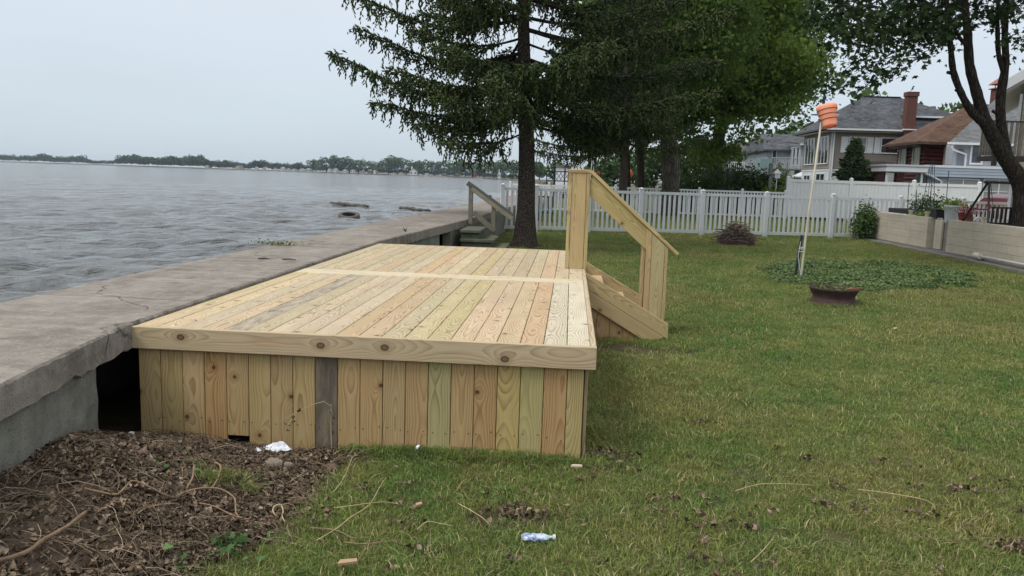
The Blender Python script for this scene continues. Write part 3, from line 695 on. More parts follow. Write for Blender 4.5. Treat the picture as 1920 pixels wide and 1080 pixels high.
def spruce(name, seed, base, H_, r0, zlo, Lmax, extra, label, cat='spruce tree', group=None, dens=1., lean=(0, 0), zstep=.36, avoid=None):
    rg = np.random.default_rng(seed); t = empty(name, base, 0, label, cat, group)
    tr = MB(); n = 22
    for i in range(n+1):
        pass
    zs = [0, .12, .3, .6, 1.0, 1.6]+list(np.linspace(2.4, H_, 14))
    cx = lambda z: lean[0]*z+.05*math.sin(z*.8); cy = lambda z: lean[1]*z
    rad = [r0*(1.62 if z < .05 else 1.42 if z < .2 else 1.22 if z < .45 else 1.08 if z < .8 else max(.04, 1-z/H_*.95)) for z in zs]
    tr.tube([(cx(z), cy(z), z-.08) for z in zs], rad, 16)
    o = tr.build('trunk', M_bark_s, t, smooth=True)
    PP = []; DD = []; LL = []; RR = []; br = MB(); dead = MB()
    def branch(z0, azm, L_, rise, tipup):
        nseg = 12; pts = []; d2 = np.array([math.cos(azm), math.sin(azm), 0])
        side = np.array([-d2[1], d2[0], 0]); wob = rg.normal(0, .10)
        for i in range(nseg+1):
            s_ = i/nseg; zz = z0+rise*s_*L_-.55*math.sin(PI*min(s_*1.15, 1))*L_*.13+tipup*s_**2.5
            pts.append(np.array([cx(z0), cy(z0), 0])+d2*s_*L_+side*wob*math.sin(s_*PI)*L_*.5+np.array([0, 0, zz]))
        br.tube(pts, [max(.008, .055*(L_/4.5)*(1-.85*i/nseg)) for i in range(nseg+1)], 5, False)
        pts = np.array(pts); nb = int(L_*11*dens)
        for j in range(nb):
            s_ = .16+.84*(j+rg.uniform(0, 1))/nb; q = s_*nseg; i = min(int(q), nseg-1); p = pts[i]+(pts[i+1]-pts[i])*(q-i)
            fw = pts[i+1]-pts[i]; fw = fw/np.linalg.norm(fw)
            for sgn in (-1, 1):
                l2 = (.95*(1-s_)**.7+.14)*rg.uniform(.6, 1.25)*(min(1, s_*3.2+.25)); l2 = min(l2, 1.0)
                dd = fw*.75+side*sgn*rg.uniform(.55, 1.1)+np.array([0, 0, rg.uniform(-.25, .12)]); dd /= np.linalg.norm(dd)
                m_ = max(2, int(l2/.062))
                for k in range(m_):
                    f = (k+rg.uniform(0, 1))/m_; a = p+dd*l2*f+np.array([0, 0, -.28*l2*f*f])
                    PP.append(a); DD.append(dd+rg.normal(0, .45, 3)+np.array([0, 0, .1])); LL.append(rg.uniform(.11, .18)); RR.append(rg.uniform(.018, .028))
                # pendulous shoots
                hg = rg.uniform(.15, .62)*(.45+.75*math.sin(PI*min(1, s_*.95)))*(1. if rg.random() < .65 else .4); mk = int(hg/.044)
                a0 = p+dd*l2*rg.uniform(.25, 1.)
                dr = rg.normal(0, .10, 2)
                for k in range(mk):
                    f = k/max(mk, 1); a = a0+np.array([dr[0]*f, dr[1]*f, -hg*f])
                    PP.append(a); DD.append(np.array([rg.normal(0, .45), rg.normal(0, .45), -1.])); LL.append(rg.uniform(.09, .15)); RR.append(rg.uniform(.020, .031)*(1.15-.4*f))
        for k in range(10):
            PP.append(pts[-1]-d2*.05*k+rg.normal(0, .02, 3)); DD.append(d2+rg.normal(0, .5, 3)+np.array([0, 0, .25])); LL.append(.15); RR.append(.02)
        for k in range(int(5*dens)):
            i = rg.integers(1, 8); a = pts[i]; dead.tube([a, a+np.array([rg.normal(0, .1), rg.normal(0, .1), -rg.uniform(.2, .6)])], [.006, .002], 3, False)
    z = zlo; k = 0
    while z < H_-.4:
        L_ = Lmax*min(1., (H_-z)/(H_-zlo)*1.35+.05)*rg.uniform(.75, 1.05)
        for j in range(3):
            az_ = (k*2.4+j*2.1) % (2*PI)
            if avoid and z < avoid[2] and avoid[0] < math.degrees(az_) < avoid[1]: continue
            branch(z+rg.uniform(-.15, .15), k*2.4+j*2.1+rg.uniform(-.3, .3), L_*rg.uniform(.8, 1.1), rg.uniform(-.16, .04), rg.uniform(.1, .5))
        z += zstep*rg.uniform(.8, 1.2); k += 1
    for e_ in extra: branch(*e_)
    V, F = bits(np.array(PP), np.array(DD), np.array(LL), np.array(RR), rg)
    rn = np.repeat(rg.random(len(PP)), 6)
    o = link('foliage', np_mesh('foliage', V, F, False, {'rnd': rn}), M_spruce, t)
    br.build('branches', M_bark_d, t, smooth=True); dead.build('dead_twigs', M_bark_d, t)['kind'] = 'stuff'
    return t
# tips seen against the sky on the lake side, seaward branches reach furthest
ex = [(3.95, R(184), 4.8, -.03, .78), (4.75, R(178), 4.25, .0, .52), (5.55, R(186), 4.3, .0, .42), (6.3, R(176), 4.2, .02, .35), (3.65, R(172), 4.0, -.13, .36), (3.3, R(194), 2.7, -.2, .15), (4.15, R(197), 3.3, -.08, .25), (4.3, R(160), 3.4, -.12, .2), (5.1, R(205), 2.8, -.1, .2), (5.9, R(150), 3.2, -.05, .2), (3.5, R(140), 3.0, -.12, .2), (3.6, R(225), 2.6, -.12, .2), (4.6, R(232), 3.0, -.1, .2), (4.9, R(130), 3.0, -.1, .2), (5.8, R(222), 2.6, -.05, .2), (3.2, R(10), 3.6, -.12, .35), (3.9, R(-8), 4.6, -.1, .4), (4.6, R(5), 4.8, -.05, .3), (5.3, R(-12), 4.9, .0, .3), (2.85, R(215), 2.2, -.2, .1), (4.1, R(262), 2.6, -.14, .2)]
spruce('spruce_tree', 4, (-1.12, 20.1, 0), 12.5, .245, 3.05, 4.1, ex, 'tall spruce with a bare lower trunk and drooping branches standing by the seawall steps', lean=(-.028, 0), dens=.95, avoid=(118, 242, 7.0))
spruce('spruce_tree', 9, (2.2, 35.5, 0), 13, .20, 3.4, 3.5, [(3.6, R(180), 4.6, -.1, .3), (4.4, R(200), 4.8, -.1, .3), (3.2, R(170), 4.2, -.12, .2), (4.0, R(230), 4.4, -.1, .2)], 'dark spruce behind the nearer picket fence, its drooping boughs merging with the maples', dens=.75, zstep=.5)

# ------------------------------------------------------------------ broadleaf trees
def broad(name, seed, base, trunk_pts, trunk_r, crown, mat, lsize, nl, clumps, label, group=None, cat='tree', bm_=None, limbs=14, cr=1.25, asp=.62, maple=False, flat=-.25):
    """crown: list of (cx,cy,cz,rx,ry,rz) relative to base; leaves sit in clumps spread through those volumes"""
    rg = np.random.default_rng(seed); t = empty(name, base, 0, label, cat, group)
    b = MB(); b.tube(trunk_pts, trunk_r, 10)
    CC = []
    for (cx, cy, cz, rx, ry, rz) in crown:
        k = int(clumps*rx*ry*rz/sum(c[3]*c[4]*c[5] for c in crown))+1
        d = rg.normal(size=(k, 3)); d /= np.linalg.norm(d, axis=1)[:, None]; rr = rg.uniform(.45, 1.0, (k, 1))**.7
        CC.append(np.array([cx, cy, cz])+d*rr*np.array([rx, ry, rz]))
    CC = np.concatenate(CC); top = np.array(trunk_pts[-1])
    for i in rg.choice(len(CC), min(limbs, len(CC)), False):
        e_ = CC[i]; j = rg.integers(len(trunk_pts)//2, len(trunk_pts)); s_ = np.array(trunk_pts[j]); mid = (s_+e_)/2+rg.normal(0, .25, 3)*np.linalg.norm(e_-s_)*.25; mid[2] += .1*np.linalg.norm(e_-s_)
        r_ = trunk_r[j]*.5; b.tube([s_, mid, e_], [r_, r_*.55, r_*.15], 5, False)
    b.build('trunk', bm_ or M_bark_m, t, smooth=True)
    per = nl//len(CC); P = []
    for c_ in CC:
        q = rg.normal(size=(per, 3))*np.array([cr, cr, cr*.5])*rg.uniform(.55, 1.1)*.5; q[:, 2] -= .12*(q[:, 0]**2+q[:, 1]**2)/cr; P.append(c_+q)
    P = np.concatenate(P)
    V, F = leaf_maple(P, lsize, rg) if maple else leaf_quads(P, lsize, rg, flat, asp)
    rn = np.repeat(rg.random(len(P)), len(F)//len(P))
    link('crown', np_mesh('crown', V, F, False, {'rnd': rn}), mat, t)
    return t
broad('maple_tree', 21, (8.25, 48, 0), [(0, 0, -.2), (.05, 0, 1.2), (0, 0, 3), (.25, 0, 5), (.6, 0, 7), (1.2, 0, 9.5), (1.8, 0, 12)], [.55, .42, .38, .34, .28, .2, .1],
      [(.9, 0, 9.5, 4.9, 4.6, 4.6), (3.4, 0, 8.4, 2.2, 3, 2.9), (2.8, 0, 6.6, 2.2, 2.5, 1.2), (-3, -1, 8, 3.2, 3, 3.4), (-.6, -1, 4.6, 2.4, 2, 1.8), (0, 0, 13.5, 4.5, 4, 3)], M_maple, .25, 80000, 360, 'large bright green maple with a broad crown behind the farther white fence', 'maples beyond the fence', limbs=40, cr=1.5)
broad('maple_tree', 22, (4.85, 40, 0), [(0, 0, -.2), (0, 0, .6), (0, 0, 2.2), (-.15, 0, 3.4), (-.5, 0, 4.6), (-1.0, 0, 6.2), (-1.2, 0, 8.5), (-1.3, 0, 11)], [.62, .47, .44, .42, .3, .25, .2, .1],
      [(-1.6, 0, 8.6, 3.8, 3.6, 4.0), (-2.7, 0, 5.2, 2.0, 2.4, 1.5), (1.2, 0, 9.6, 2.6, 3, 2.8), (0, 0, 12.5, 4.0, 4, 3)], M_maple_d, .22, 64000, 320, 'thick-trunked dark maple just behind the farther white fence, left of the hedges', 'maples beyond the fence', limbs=34, cr=1.35)
for nm, (x, y), r_, lb in (('a', (3.1, 45), .17, 'slim dark tree trunk nearest the spruce, behind the farther white fence'), ('b', (3.95, 46.5), .22, 'slim tree trunk between the slimmest one and the thick-trunked maple')):
    broad('young_tree', 30+int(x*3), (x, y, 0), [(0, 0, -.2), (0, 0, 1.5), (-.1, 0, 3), (-.35, 0, 5), (-.2, 0, 8)], [r_*1.3, r_, r_*.9, r_*.7, r_*.4], [(-.5, 0, 6.5, 2.2, 2.4, 2.6), (.6, 0, 9, 2.5, 2.5, 2.5)], M_maple_d, .17, 9000, 70, lb, 'slim trees behind the far fence', limbs=10, bm_=M_bark_d)

# near tree on the terrace, leaves in dark silhouette
def scl(p, y=20.): k = y/17.5; return Vector((p[0]*k, p[1]*k+0, 1.73+(p[2]-1.73)*k))
base = Vector((10.75, 20.2, .86)); rel = lambda p: scl(p)-Vector((10.75, 20.0, .86))
t = empty('maple_tree', base, 0, 'dark forked maple at the right edge on the terrace, its leaves hanging over the view', 'tree')
b = MB()
def limb(pts, rad, n=9):
    P = [rel(p) for p in pts]; Q = []; RR = []
    for i in range(len(P)-1):
        for k in range(4):
            f = k/4; p0 = P[max(i-1, 0)]; p1 = P[i]; p2 = P[i+1]; p3 = P[min(i+2, len(P)-1)]
            q = .5*((2*p1)+(-p0+p2)*f+(2*p0-5*p1+4*p2-p3)*f*f+(-p0+3*p1-3*p2+p3)*f**3); Q.append(q); RR.append((rad[i]+(rad[i+1]-rad[i])*f)*.86+.006*math.sin(7*f+i*3))
    Q.append(P[-1]); RR.append(rad[-1]); b.tube(Q, RR, n)
limb([(9.52, 17.5, .95), (9.50, 17.5, 1.5), (9.40, 17.5, 1.95), (9.15, 17.45, 2.25), (8.94, 17.4, 2.5), (8.70, 17.4, 2.86), (8.46, 17.4, 3.25), (8.26, 17.4, 3.75), (8.06, 17.4, 4.3), (7.96, 17.4, 4.9), (7.82, 17.4, 5.6), (7.7, 17.4, 6.6)], [.30, .27, .25, .22, .20, .19, .165, .14, .125, .11, .095, .07])
limb([(8.52, 17.4, 3.12), (8.33, 17.3, 3.2), (8.08, 17.2, 3.38), (7.86, 17.2, 3.72), (7.66, 17.2, 4.15), (7.52, 17.1, 4.6), (7.40, 17.1, 5.2), (7.2, 17, 6.1)], [.14, .12, .105, .095, .085, .075, .065, .04])
limb([(9.35, 17.5, 1.95), (9.17, 17.6, 2.38), (9.06, 17.7, 2.8), (8.93, 17.7, 3.35), (8.90, 17.7, 3.85), (8.92, 17.7, 4.4), (8.84, 17.7, 4.95), (8.80, 17.7, 5.7), (8.85, 17.7, 6.8)], [.2, .15, .14, .13, .125, .10, .085, .075, .05])
limb([(8.93, 17.7, 4.2), (8.78, 17.7, 4.5), (8.66, 17.6, 4.85), (8.60, 17.6, 5.4), (8.5, 17.5, 6.3)], [.09, .07, .06, .055, .04])
limb([(8.02, 17.4, 4.62), (7.80, 17.3, 4.78), (7.5, 17.2, 5.1), (7.0, 17.0, 5.35), (6.4, 16.8, 5.3)], [.06, .05, .045, .035, .02])
limb([(7.40, 17.1, 5.1), (6.9, 17, 5.45), (6.2, 16.8, 5.5), (5.6, 16.6, 5.2), (5.4, 16.5, 4.6)], [.05, .04, .03, .02, .008], 6)
limb([(7.2, 17, 5.9), (6.5, 16.5, 6.4), (5.5, 16.3, 6.5), (4.9, 16.3, 6.2)], [.05, .04, .03, .01], 6)
for p_, q_ in (((7.86, 17.2, 3.72), (7.74, 17.2, 3.78)), ((7.66, 17.2, 4.1), (7.54, 17.2, 4.12)), ((8.90, 17.7, 3.35), (8.76, 17.7, 3.42)), ((8.1, 17.4, 4.2), (8.0, 17.4, 4.3))): b.tube([rel(p_), rel(q_)], [.05, .035], 7)
b.build('trunk', M_bark_d, t, smooth=True)
rg = np.random.default_rng(77); tw = MB(); P = []
cl = []
sys_pts = [(1545, 158), (1562, 150), (1580, 160), (1592, 145), (1605, 150), (1638, 150), (1612, 120), (1640, 130), (1655, 110), (1662, 135), (1672, 122), (1648, 90), (1630, 100), (1600, 85), (1610, 55), (1640, 60), (1665, 70), (1690, 85), (1700, 100), (1715, 112), (1720, 85), (1745, 90), (1735, 60), (1760, 75), (1700, 55), (1760, 40), (1785, 60), (1720, 30), (1680, 30), (1650, 25), (1610, 20), (1570, 30), (1590, 60), (1560, 55), (1790, 30), (1775, 15), (1740, 10), (1840, 20), (1900, 15), (1902, 95), (1915, 70), (1880, 30), (1545, 10), (1575, 8), (1620, 5), (1700, 8), (1530, 35), (1660, 45), (1690, 15), (1625, 75), (1580, 85), (1752, 50), (1765, 55)]
CAM = Vector((0, 0, 1.73))
for (a_, b_) in sys_pts:                                            # view directions toward clumps, placed at their own depths in the crown
    d = _f+_r*((a_-960)/1500)-_u*((b_-540)/1500); yy = rg.uniform(18.2, 21.2) if a_ > 1690 else rg.uniform(17.2, 20.2)
    c_ = CAM+d*(yy/d.y)-base; cl.append(np.array(c_)); k = 30 if b_ > 70 else 95
    q = rg.normal(size=(k, 3))*np.array([.25, .30, .15]); P.append(np.array(c_)+q)
for i in range(330):                                                # the rest of the crown, above and around the picture
    c_ = np.array([rg.uniform(-6.2, 3.2), rg.uniform(-3.5, 4), rg.uniform(5.6, 8.8)]); 
    if ((c_[0]+1.6)/5.3)**2+(c_[1]/4)**2+((c_[2]-6.4)/2.8)**2 > 1: continue
    cl.append(c_); q = rg.normal(size=(42, 3))*np.array([.42, .42, .22]); P.append(c_+q)
for c_ in cl:
    e_ = Vector(c_); s_ = e_+Vector((rg.uniform(.3, .9), rg.uniform(-.2, .2), rg.uniform(.15, .55))); tw.tube([s_, (s_+e_)/2+Vector((0, 0, .06)), e_], [.012, .008, .004], 4, False)
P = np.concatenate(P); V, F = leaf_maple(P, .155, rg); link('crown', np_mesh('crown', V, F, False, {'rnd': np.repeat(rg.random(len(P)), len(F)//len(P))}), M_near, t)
tw.build('twigs', M_bark_d, t)['kind'] = 'stuff'

# hedges and bushes
def bush(name, seed, loc, dims, mat, n, ls, label, cat='bush', group=None, lumps=14):
    rg = np.random.default_rng(seed); t = empty(name, loc, 0, label, cat, group); rx, ry, h = dims
    b = MB()
    for k in range(9):
        a = rg.uniform(0, 6.28); e_ = (rx*.6*math.cos(a), ry*.6*math.sin(a), h*rg.uniform(.5, .85)); b.tube([(rx*.15*math.cos(a), ry*.15*math.sin(a), -.05), (e_[0]*.5, e_[1]*.5, e_[2]*.55), e_], [.02*h, .013*h, .004], 4, False)
    b.build('stems', M_bark_d, t)
    cc = []
    for k in range(lumps):
        a = rg.uniform(0, 6.28); r_ = rg.uniform(0, .75)**.6; cc.append((rx*r_*math.cos(a), ry*r_*math.sin(a), h*rg.uniform(.2, .85)*(1-.25*r_)))
    P = np.concatenate([np.array(c)+rg.normal(size=(n//lumps, 3))*np.array([rx*.24, ry*.24, h*.13]) for c in cc]); P[:, 2] = np.maximum(P[:, 2], .03)
    V, F = leaf_quads(P, ls, rg, .3); link('leaves', np_mesh('leaves', V, F, False, {'rnd': np.repeat(rg.random(len(P)), 2)}), mat, t); return t
for i, (x, y, rx, ry, h, lb) in enumerate(((6.6, 45.8, 1.5, 1.2, 2.35, 'dark hedge bush directly right of the thick maple trunk'), (8.7, 45.5, 1.6, 1.2, 2.9, 'tallest dark hedge bush in the row beyond the farther white fence'), (10.4, 46, 1.2, 1.1, 2.6, 'dark hedge bush at the right end of the row, next to the birdhouse'))):
    bush('hedge_bush', 50+i, (x, y, 0), (rx, ry, h), M_hedge, 7000, .16, lb, 'hedge', 'dark hedge beyond the fences', 30)
bush('garden_bush', 54, (10.6, 44.2, 0), (.55, .5, 1.75), M_lime, 1300, .13, 'yellow-green bush in front of the birdhouse post')
bush('garden_bush', 55, (11.35, 44.6, 0), (.5, .5, 2.0), M_lime, 900, .12, 'yellow-green bush against the left end of the tall white fence')
bush('garden_bush', 56, (11.7, 46.6, 0), (.9, .8, 3.2), M_maple, 2500, .15, 'mid green bush beneath the grey house balcony')
bush('leafy_shrub', 57, (9.62, 27.1, 0), (.42, .48, 1.3), leafmat('shrub_leaf', (.05, .09, .03), (.09, .14, .045), (.13, .19, .07), 3, .2), 2600, .085, 'upright leafy shrub at the left end of the block wall', 'shrub', lumps=26)

# small conical spruce in front of the taupe house
def conifer(name, loc, h, r, label, n=1500, cat='spruce tree', mat=None):
    rg = np.random.default_rng(5); t = empty(name, loc, 0, label, cat); b = MB(); b.tube([(0, 0, -.1), (0, 0, h)], [.07, .01], 6); b.build('trunk', M_bark_d, t)
    P = []; D_ = []
    for i in range(n):
        z = h*(rg.random()**1.3); rr = r*(1-z/h)*(.82+.3*math.sin(z*9))+.04; a = rg.uniform(0, 6.28); q = rr*rg.uniform(.35, 1)**.5
        P.append((q*math.cos(a), q*math.sin(a), z+.12*q)); D_.append((math.cos(a), math.sin(a), .25+rg.normal(0, .3)))
    V, F = bits(np.array(P), np.array(D_)+rg.normal(0, .25, (n, 3)), rg.uniform(.2, .38, n), .05, rg); link('foliage', np_mesh('foliage', V, F, False, {'rnd': np.repeat(rg.random(n), 6)}), mat or M_spruce, t); return t
conifer('young_spruce', (15.75, 46.7, .8), 3.5, 1.5, 'small conical spruce standing in front of the taupe house', 2600, mat=leafmat('young_spruce_needles', (.03, .055, .022), (.05, .08, .03), (.07, .11, .04), 2, .1))

# ------------------------------------------------------------------ distant trees, wooded shore
def crown_mesh(seed, n=420, s=.085, lob=9):
    rg = np.random.default_rng(seed); cc = [(0, 0, .55, .34)]+[(rg.uniform(-.3, .3), rg.uniform(-.3, .3), rg.uniform(.3, .82), rg.uniform(.14, .25)) for _ in range(lob)]
    P = []
    for c in cc:
        k = int(n/len(cc)*(c[3]/.2)); d = rg.normal(size=(k, 3)); d /= np.linalg.norm(d, axis=1)[:, None]; P.append(np.array(c[:3])+d*c[3]*rg.uniform(.7, 1.05, (k, 1)))
    P = np.concatenate(P); P[:, 2] = np.clip(P[:, 2], .05, 1.1)
    V, F = leaf_quads(P, s, rg, .2, .85); return V, F, np.repeat(rg.random(len(P)), 2)
cms = []
for i in range(4):
    V, F, rn = crown_mesh(100+i, 900, .085); me = np_mesh('crown', V, F, False, {'rnd': rn}); me.materials.append(M_farleaf)
    b = MB(); b.tube([(0, 0, -.02), (0, 0, .3), (.03, 0, .6)], [.035, .025, .012], 5); tm = bpy.data.meshes.new('trunk'); tm.from_pydata(b.v, [], b.f); tm.materials.append(M_bark_d); cms.append((me, tm))
def far_tree(x, y, z, h, wd, i, label, group):
    t = empty('broadleaf_tree', (x, y, z), random.uniform(0, 6), label, 'tree', group)
    me, tm = cms[i % 4]
    for n_, q in (('crown', me), ('trunk', tm)):
        o = link(n_, q); o.parent = t; o.scale = (wd, wd, h)
    return t
rt = random.Random(12)
def dirx(px): return float(np.interp(px, [-200, 0, 150, 250, 400, 560, 700, 850, 930, 1000, 1072, 1200], [-.93, -.741, -.633, -.5617, -.456, -.3447, -.2488, -.1474, -.0939, -.048, 0, .086]))
# trees that can be told apart along the built-up part of the shore
ft = [(560, 12), (585, 16), (612, 19), (632, 22), (655, 21), (672, 18), (690, 16), (707, 17), (728, 24), (745, 22), (762, 19), (782, 17), (796, 20), (815, 19), (832, 20), (855, 22), (872, 22), (888, 20), (908, 22), (925, 24), (942, 21), (962, 24)]
for i, (px, hp) in enumerate(ft):
    yb = shore(dirx(px))*1.045+rt.uniform(0, 30); h = hp*yb/1500*1.5
    far_tree(dirx(px)*yb, yb, .2, h, h*rt.uniform(1.1, 1.35), i, 'rounded green tree in the row behind the small houses across the water', 'trees along the far shore')
for i, (px, yb, hp, wf) in enumerate(((998, 330, 36, 1.1), (1012, 420, 30, 1.2), (1040, 210, 40, 1.25), (1062, 260, 34, 1.1), (1085, 160, 34, 1.3), (1110, 200, 42, 1.1), (1125, 110, 48, 1.0), (1150, 88, 62, 1.0), (1172, 100, 80, .9), (1135, 66, 30, 1.5), (1195, 80, 85, .9), (1225, 84, 95, 1.), (1270, 78, 100, .9), (1310, 85, 90, 1.))):
    h = hp*yb/1500*1.15; far_tree((px-1072)/1500*yb, yb, .1, h, h*wf, i+1, 'rounded green tree where the near shore curves away behind the fences' if px < 1130 else 'green tree in the dense row behind the slim trunks', 'trees where the shore curves away' if px < 1130 else 'dense row of trees behind the fences')
for i, (x, y, h, wd, lb) in enumerate(((31, 88, 11.0, 9, 'green tree showing behind the brown roof, left of the near forked trunk'), (25.5, 105, 9.5, 12, 'broad tree behind the leftmost grey houses'), (30, 108, 9.2, 10, 'tree showing above the grey shingled house roof'), (38, 92, 11.2, 10, 'green tree behind the brown roof chimney'))): far_tree(x, y, .8, h, wd, i+2, lb, None)
# continuous wood on the far left shore
rg = np.random.default_rng(8); VV = []; FF = []; RN = []; nb = 0
def hprof(px): return float(np.interp(px, [-300, 0, 40, 80, 100, 130, 150, 165, 175, 200, 215, 228, 240, 260, 300, 340, 375, 395, 410, 430, 455, 470, 485, 520, 560, 620, 960], [11, 11, 10, 14, 11, 11, 14, 9, 7, 7, 9, 15, 17, 16, 15, 16, 19, 13, 12, 13, 9, 10, 15, 14, 12, 11, 10]))
px = -320.
cache = [crown_mesh(200+i, 260, .11, 8) for i in range(6)]
while px < 985:
    for row in range(2):
        D_ = shore(dirx(px))*(1.02+.03*row+rg.uniform(0, .012)) if not 152 < px < 222 else 1420+rg.uniform(0, 30)
        if px > 440 and row == 0: D_ *= 1.03
        h = hprof(px)*D_/1500*rg.uniform(.82, 1.1)*1.35*(1. if px < 500 else .85); wd = h*rg.uniform(.8, 1.3)
        V, F, rn = cache[rg.integers(0, 6)]; a = rg.uniform(0, 6.28); ca, sa = math.cos(a), math.sin(a)
        q = np.stack([(V[:, 0]*ca-V[:, 1]*sa)*wd+dirx(px)*D_, (V[:, 0]*sa+V[:, 1]*ca)*wd+D_, V[:, 2]*h-.3], 1); VV.append(q); FF.append(F+nb); RN.append(rn); nb += len(V)
    px += rg.uniform(4, 7)
wood = link('wooded_shore', np_mesh('wooded_shore', np.concatenate(VV), np.concatenate(FF), False, {'rnd': np.concatenate(RN)}), M_farleaf2); tag(wood, 'dark blue-green belt of woods lining the far shore across the lake', 'woods', kind='stuff')

# ------------------------------------------------------------------ houses
def siding(name, col, lap=.115, rough=.55):
    g = new(name); p = g.pos(); z = g.n('SeparateXYZ', {0: p}).outputs[2]; n1 = g.noise(p, 1.1, 4)
    c = g.n('VectorMath', {0: tuple(col), 'Scale': g.map(n1, .3, .7, .9, 1.08)}, operation='SCALE').outputs[0]
    return g.done(g.bsdf(c, rough, .3))
def shingle(name, col, col2):
    g = new(name); p = g.pos(); n1 = g.noise(p, .9, 5, .6); n2 = g.noise(p, 7, 3, .7)
    v = g.n('TexVoronoi', {'Vector': g.vec('MULTIPLY', p, (3.5, 3.5, 9)), 'Scale': 1.}).outputs['Color']; vr = g.n('SeparateColor', {0: v}).outputs[0]
    f = g.math('ADD', g.math('MULTIPLY', n1, .6), g.math('ADD', g.math('MULTIPLY', vr, .3), g.math('MULTIPLY', n2, .25)))
    return g.done(g.bsdf(g.mix(g.map(f, .35, .8), col, col2), .95, .1, g.bump(f, .5, .02)))
S_taupe = siding('taupe_siding', (.235, .205, .18)); S_grey = siding('grey_siding', (.33, .345, .38)); S_lgrey = siding('light_grey_siding', (.36, .38, .42)); S_beige = siding('beige_siding', (.48, .42, .32)); S_blue = siding('pale_blue_siding', (.34, .39, .46)); S_red = siding('dark_red_logs', (.085, .018, .016)); S_dk = siding('dark_siding', (.055, .058, .07)); S_cream = siding('cream_siding', (.55, .47, .36))
R_grey = shingle('grey_shingles', (.045, .048, .053), (.12, .125, .135)); R_brown = shingle('brown_shingles', (.075, .045, .034), (.15, .095, .07)); R_lg = shingle('pale_grey_shingles', (.10, .105, .11), (.19, .195, .20))
M_trim = plain('white_trim', (.72, .73, .75), .4, var=.05); M_gut = plain('grey_gutter', (.52, .54, .57), .4, var=.05); M_dkw = plain('dark_window_frame', (.03, .03, .035), .4); M_soff = plain('soffit', (.5, .47, .42), .6)
M_brick = None
g = new('chimney_brick'); p = g.obj(); bt = g.n('TexBrick', {'Vector': g.n('CombineXYZ', {0: g.math('ADD', g.n('SeparateXYZ', {0: p}).outputs[0], g.n('SeparateXYZ', {0: p}).outputs[1]), 1: g.n('SeparateXYZ', {0: p}).outputs[2], 2: 0.}).outputs[0], 'Color1': (.085, .022, .015, 1), 'Color2': (.14, .038, .025, 1), 'Mortar': (.20, .17, .15, 1), 'Scale': 1., 'Mortar Size': .008, 'Brick Width': .21, 'Row Height': .075})
M_brick = g.done(g.bsdf(bt.outputs['Color'], .9, .1, g.bump(bt.outputs['Fac'], -.5, .01)))
g = new('window_glass'); p = g.pos(); gn = g.noise(p, 1.3, 2); M_glass = g.done(g.bsdf(g.mix(g.map(gn, .45, .55), (.015, .018, .022), (.05, .055, .06)), .06, .8))
g = new('curtained_glass'); M_curt = g.done(g.bsdf((.30, .30, .28), .25, .6))
def lap_wall(name, axis, c, a0, a1, z0, z1, mat, parent, lap=.13, sign=-1, top=None):
    """lapped siding on a wall plane; axis 'y' faces -y, 'x' faces -x; top(a) gives a sloped top"""
    b = MB(); n = max(1, int(round((z1-z0)/lap))); h = (z1-z0)/n
    for k in range(n):
        za, zb = z0+h*k, z0+h*(k+1); l0, l1 = a0, a1
        if top:
            xs = [a0+(a1-a0)*i/60 for i in range(61)]; ok = [x for x in xs if top(x) >= (za+zb)/2]
            if len(ok) < 2: continue
            l0, l1 = ok[0], ok[-1]
        o1, o2 = -.022, -.004
        if axis == 'y': vs = [(l0, c+o1, za), (l1, c+o1, za), (l1, c+o2, zb), (l0, c+o2, zb), (l0, c, za), (l1, c, za)]
        else: vs = [(c+o1, l1, za), (c+o1, l0, za), (c+o2, l0, zb), (c+o2, l1, zb), (c, l1, za), (c, l0, za)]
        b.add(vs, [(0, 1, 2, 3), (4, 5, 1, 0)])
    return ch(b.build(name, mat), parent)
def window(parent, axis, c, a, z, w_, h, glass=None, frame=None, mull=1, rows=2, fw=.07):
    """a, z: centre of the window on the wall plane"""
    f = MB(); g_ = MB(); T_ = .05
    def bx(mb, a0, a1, z0, z1, d0, d1):
        if axis == 'y': mb.box(a0, a1, c-d1, c-d0, z0, z1)
        else: mb.box(c-d1, c-d0, a0, a1, z0, z1)
    x0, x1, z0, z1 = a-w_/2, a+w_/2, z-h/2, z+h/2
    bx(f, x0-fw, x1+fw, z1, z1+fw, .026, .075); bx(f, x0-fw, x1+fw, z0-fw, z0, .026, .085); bx(f, x0-fw, x0, z0, z1, .026, .075); bx(f, x1, x1+fw, z0, z1, .026, .075)
    for i in range(1, mull): q = x0+w_*i/mull; bx(f, q-.03, q+.03, z0, z1, .038, .07)
    for i in range(1, rows): q = z0+h*i/rows; bx(f, x0, x1, q-.02, q+.02, .037, .062)
    o = ch(f.build('window', frame or M_trim), parent); bx(g_, x0, x1, z0, z1, .028, .034); p_ = g_.build('pane', glass or M_glass); p_.parent = o; p_.matrix_parent_inverse = Matrix.Identity(4); p_.location = (0, 0, 0)
    return o
def body(parent, x0, x1, y0, y1, z0, z1, mat, lap=.13):
    b = MB(); b.box(x0+.001, x1, y0+.001, y1, z0, z1); o = ch(b.build('wall', mat), parent); lap_wall('front_siding', 'y', y0, x0, x1, z0, z1-.01, mat, parent, lap)['kind'] = 'stuff'; lap_wall('lake_siding', 'x', x0, y0, y1, z0, z1-.01, mat, parent, lap)['kind'] = 'stuff'; return o
def cornerboard(parent, x, y, z0, z1, mat=None): b = MB(); b.box(x-.035, x+.06, y-.035, y+.06, z0, z1); return ch(b.build('corner_board', mat or M_trim), parent)
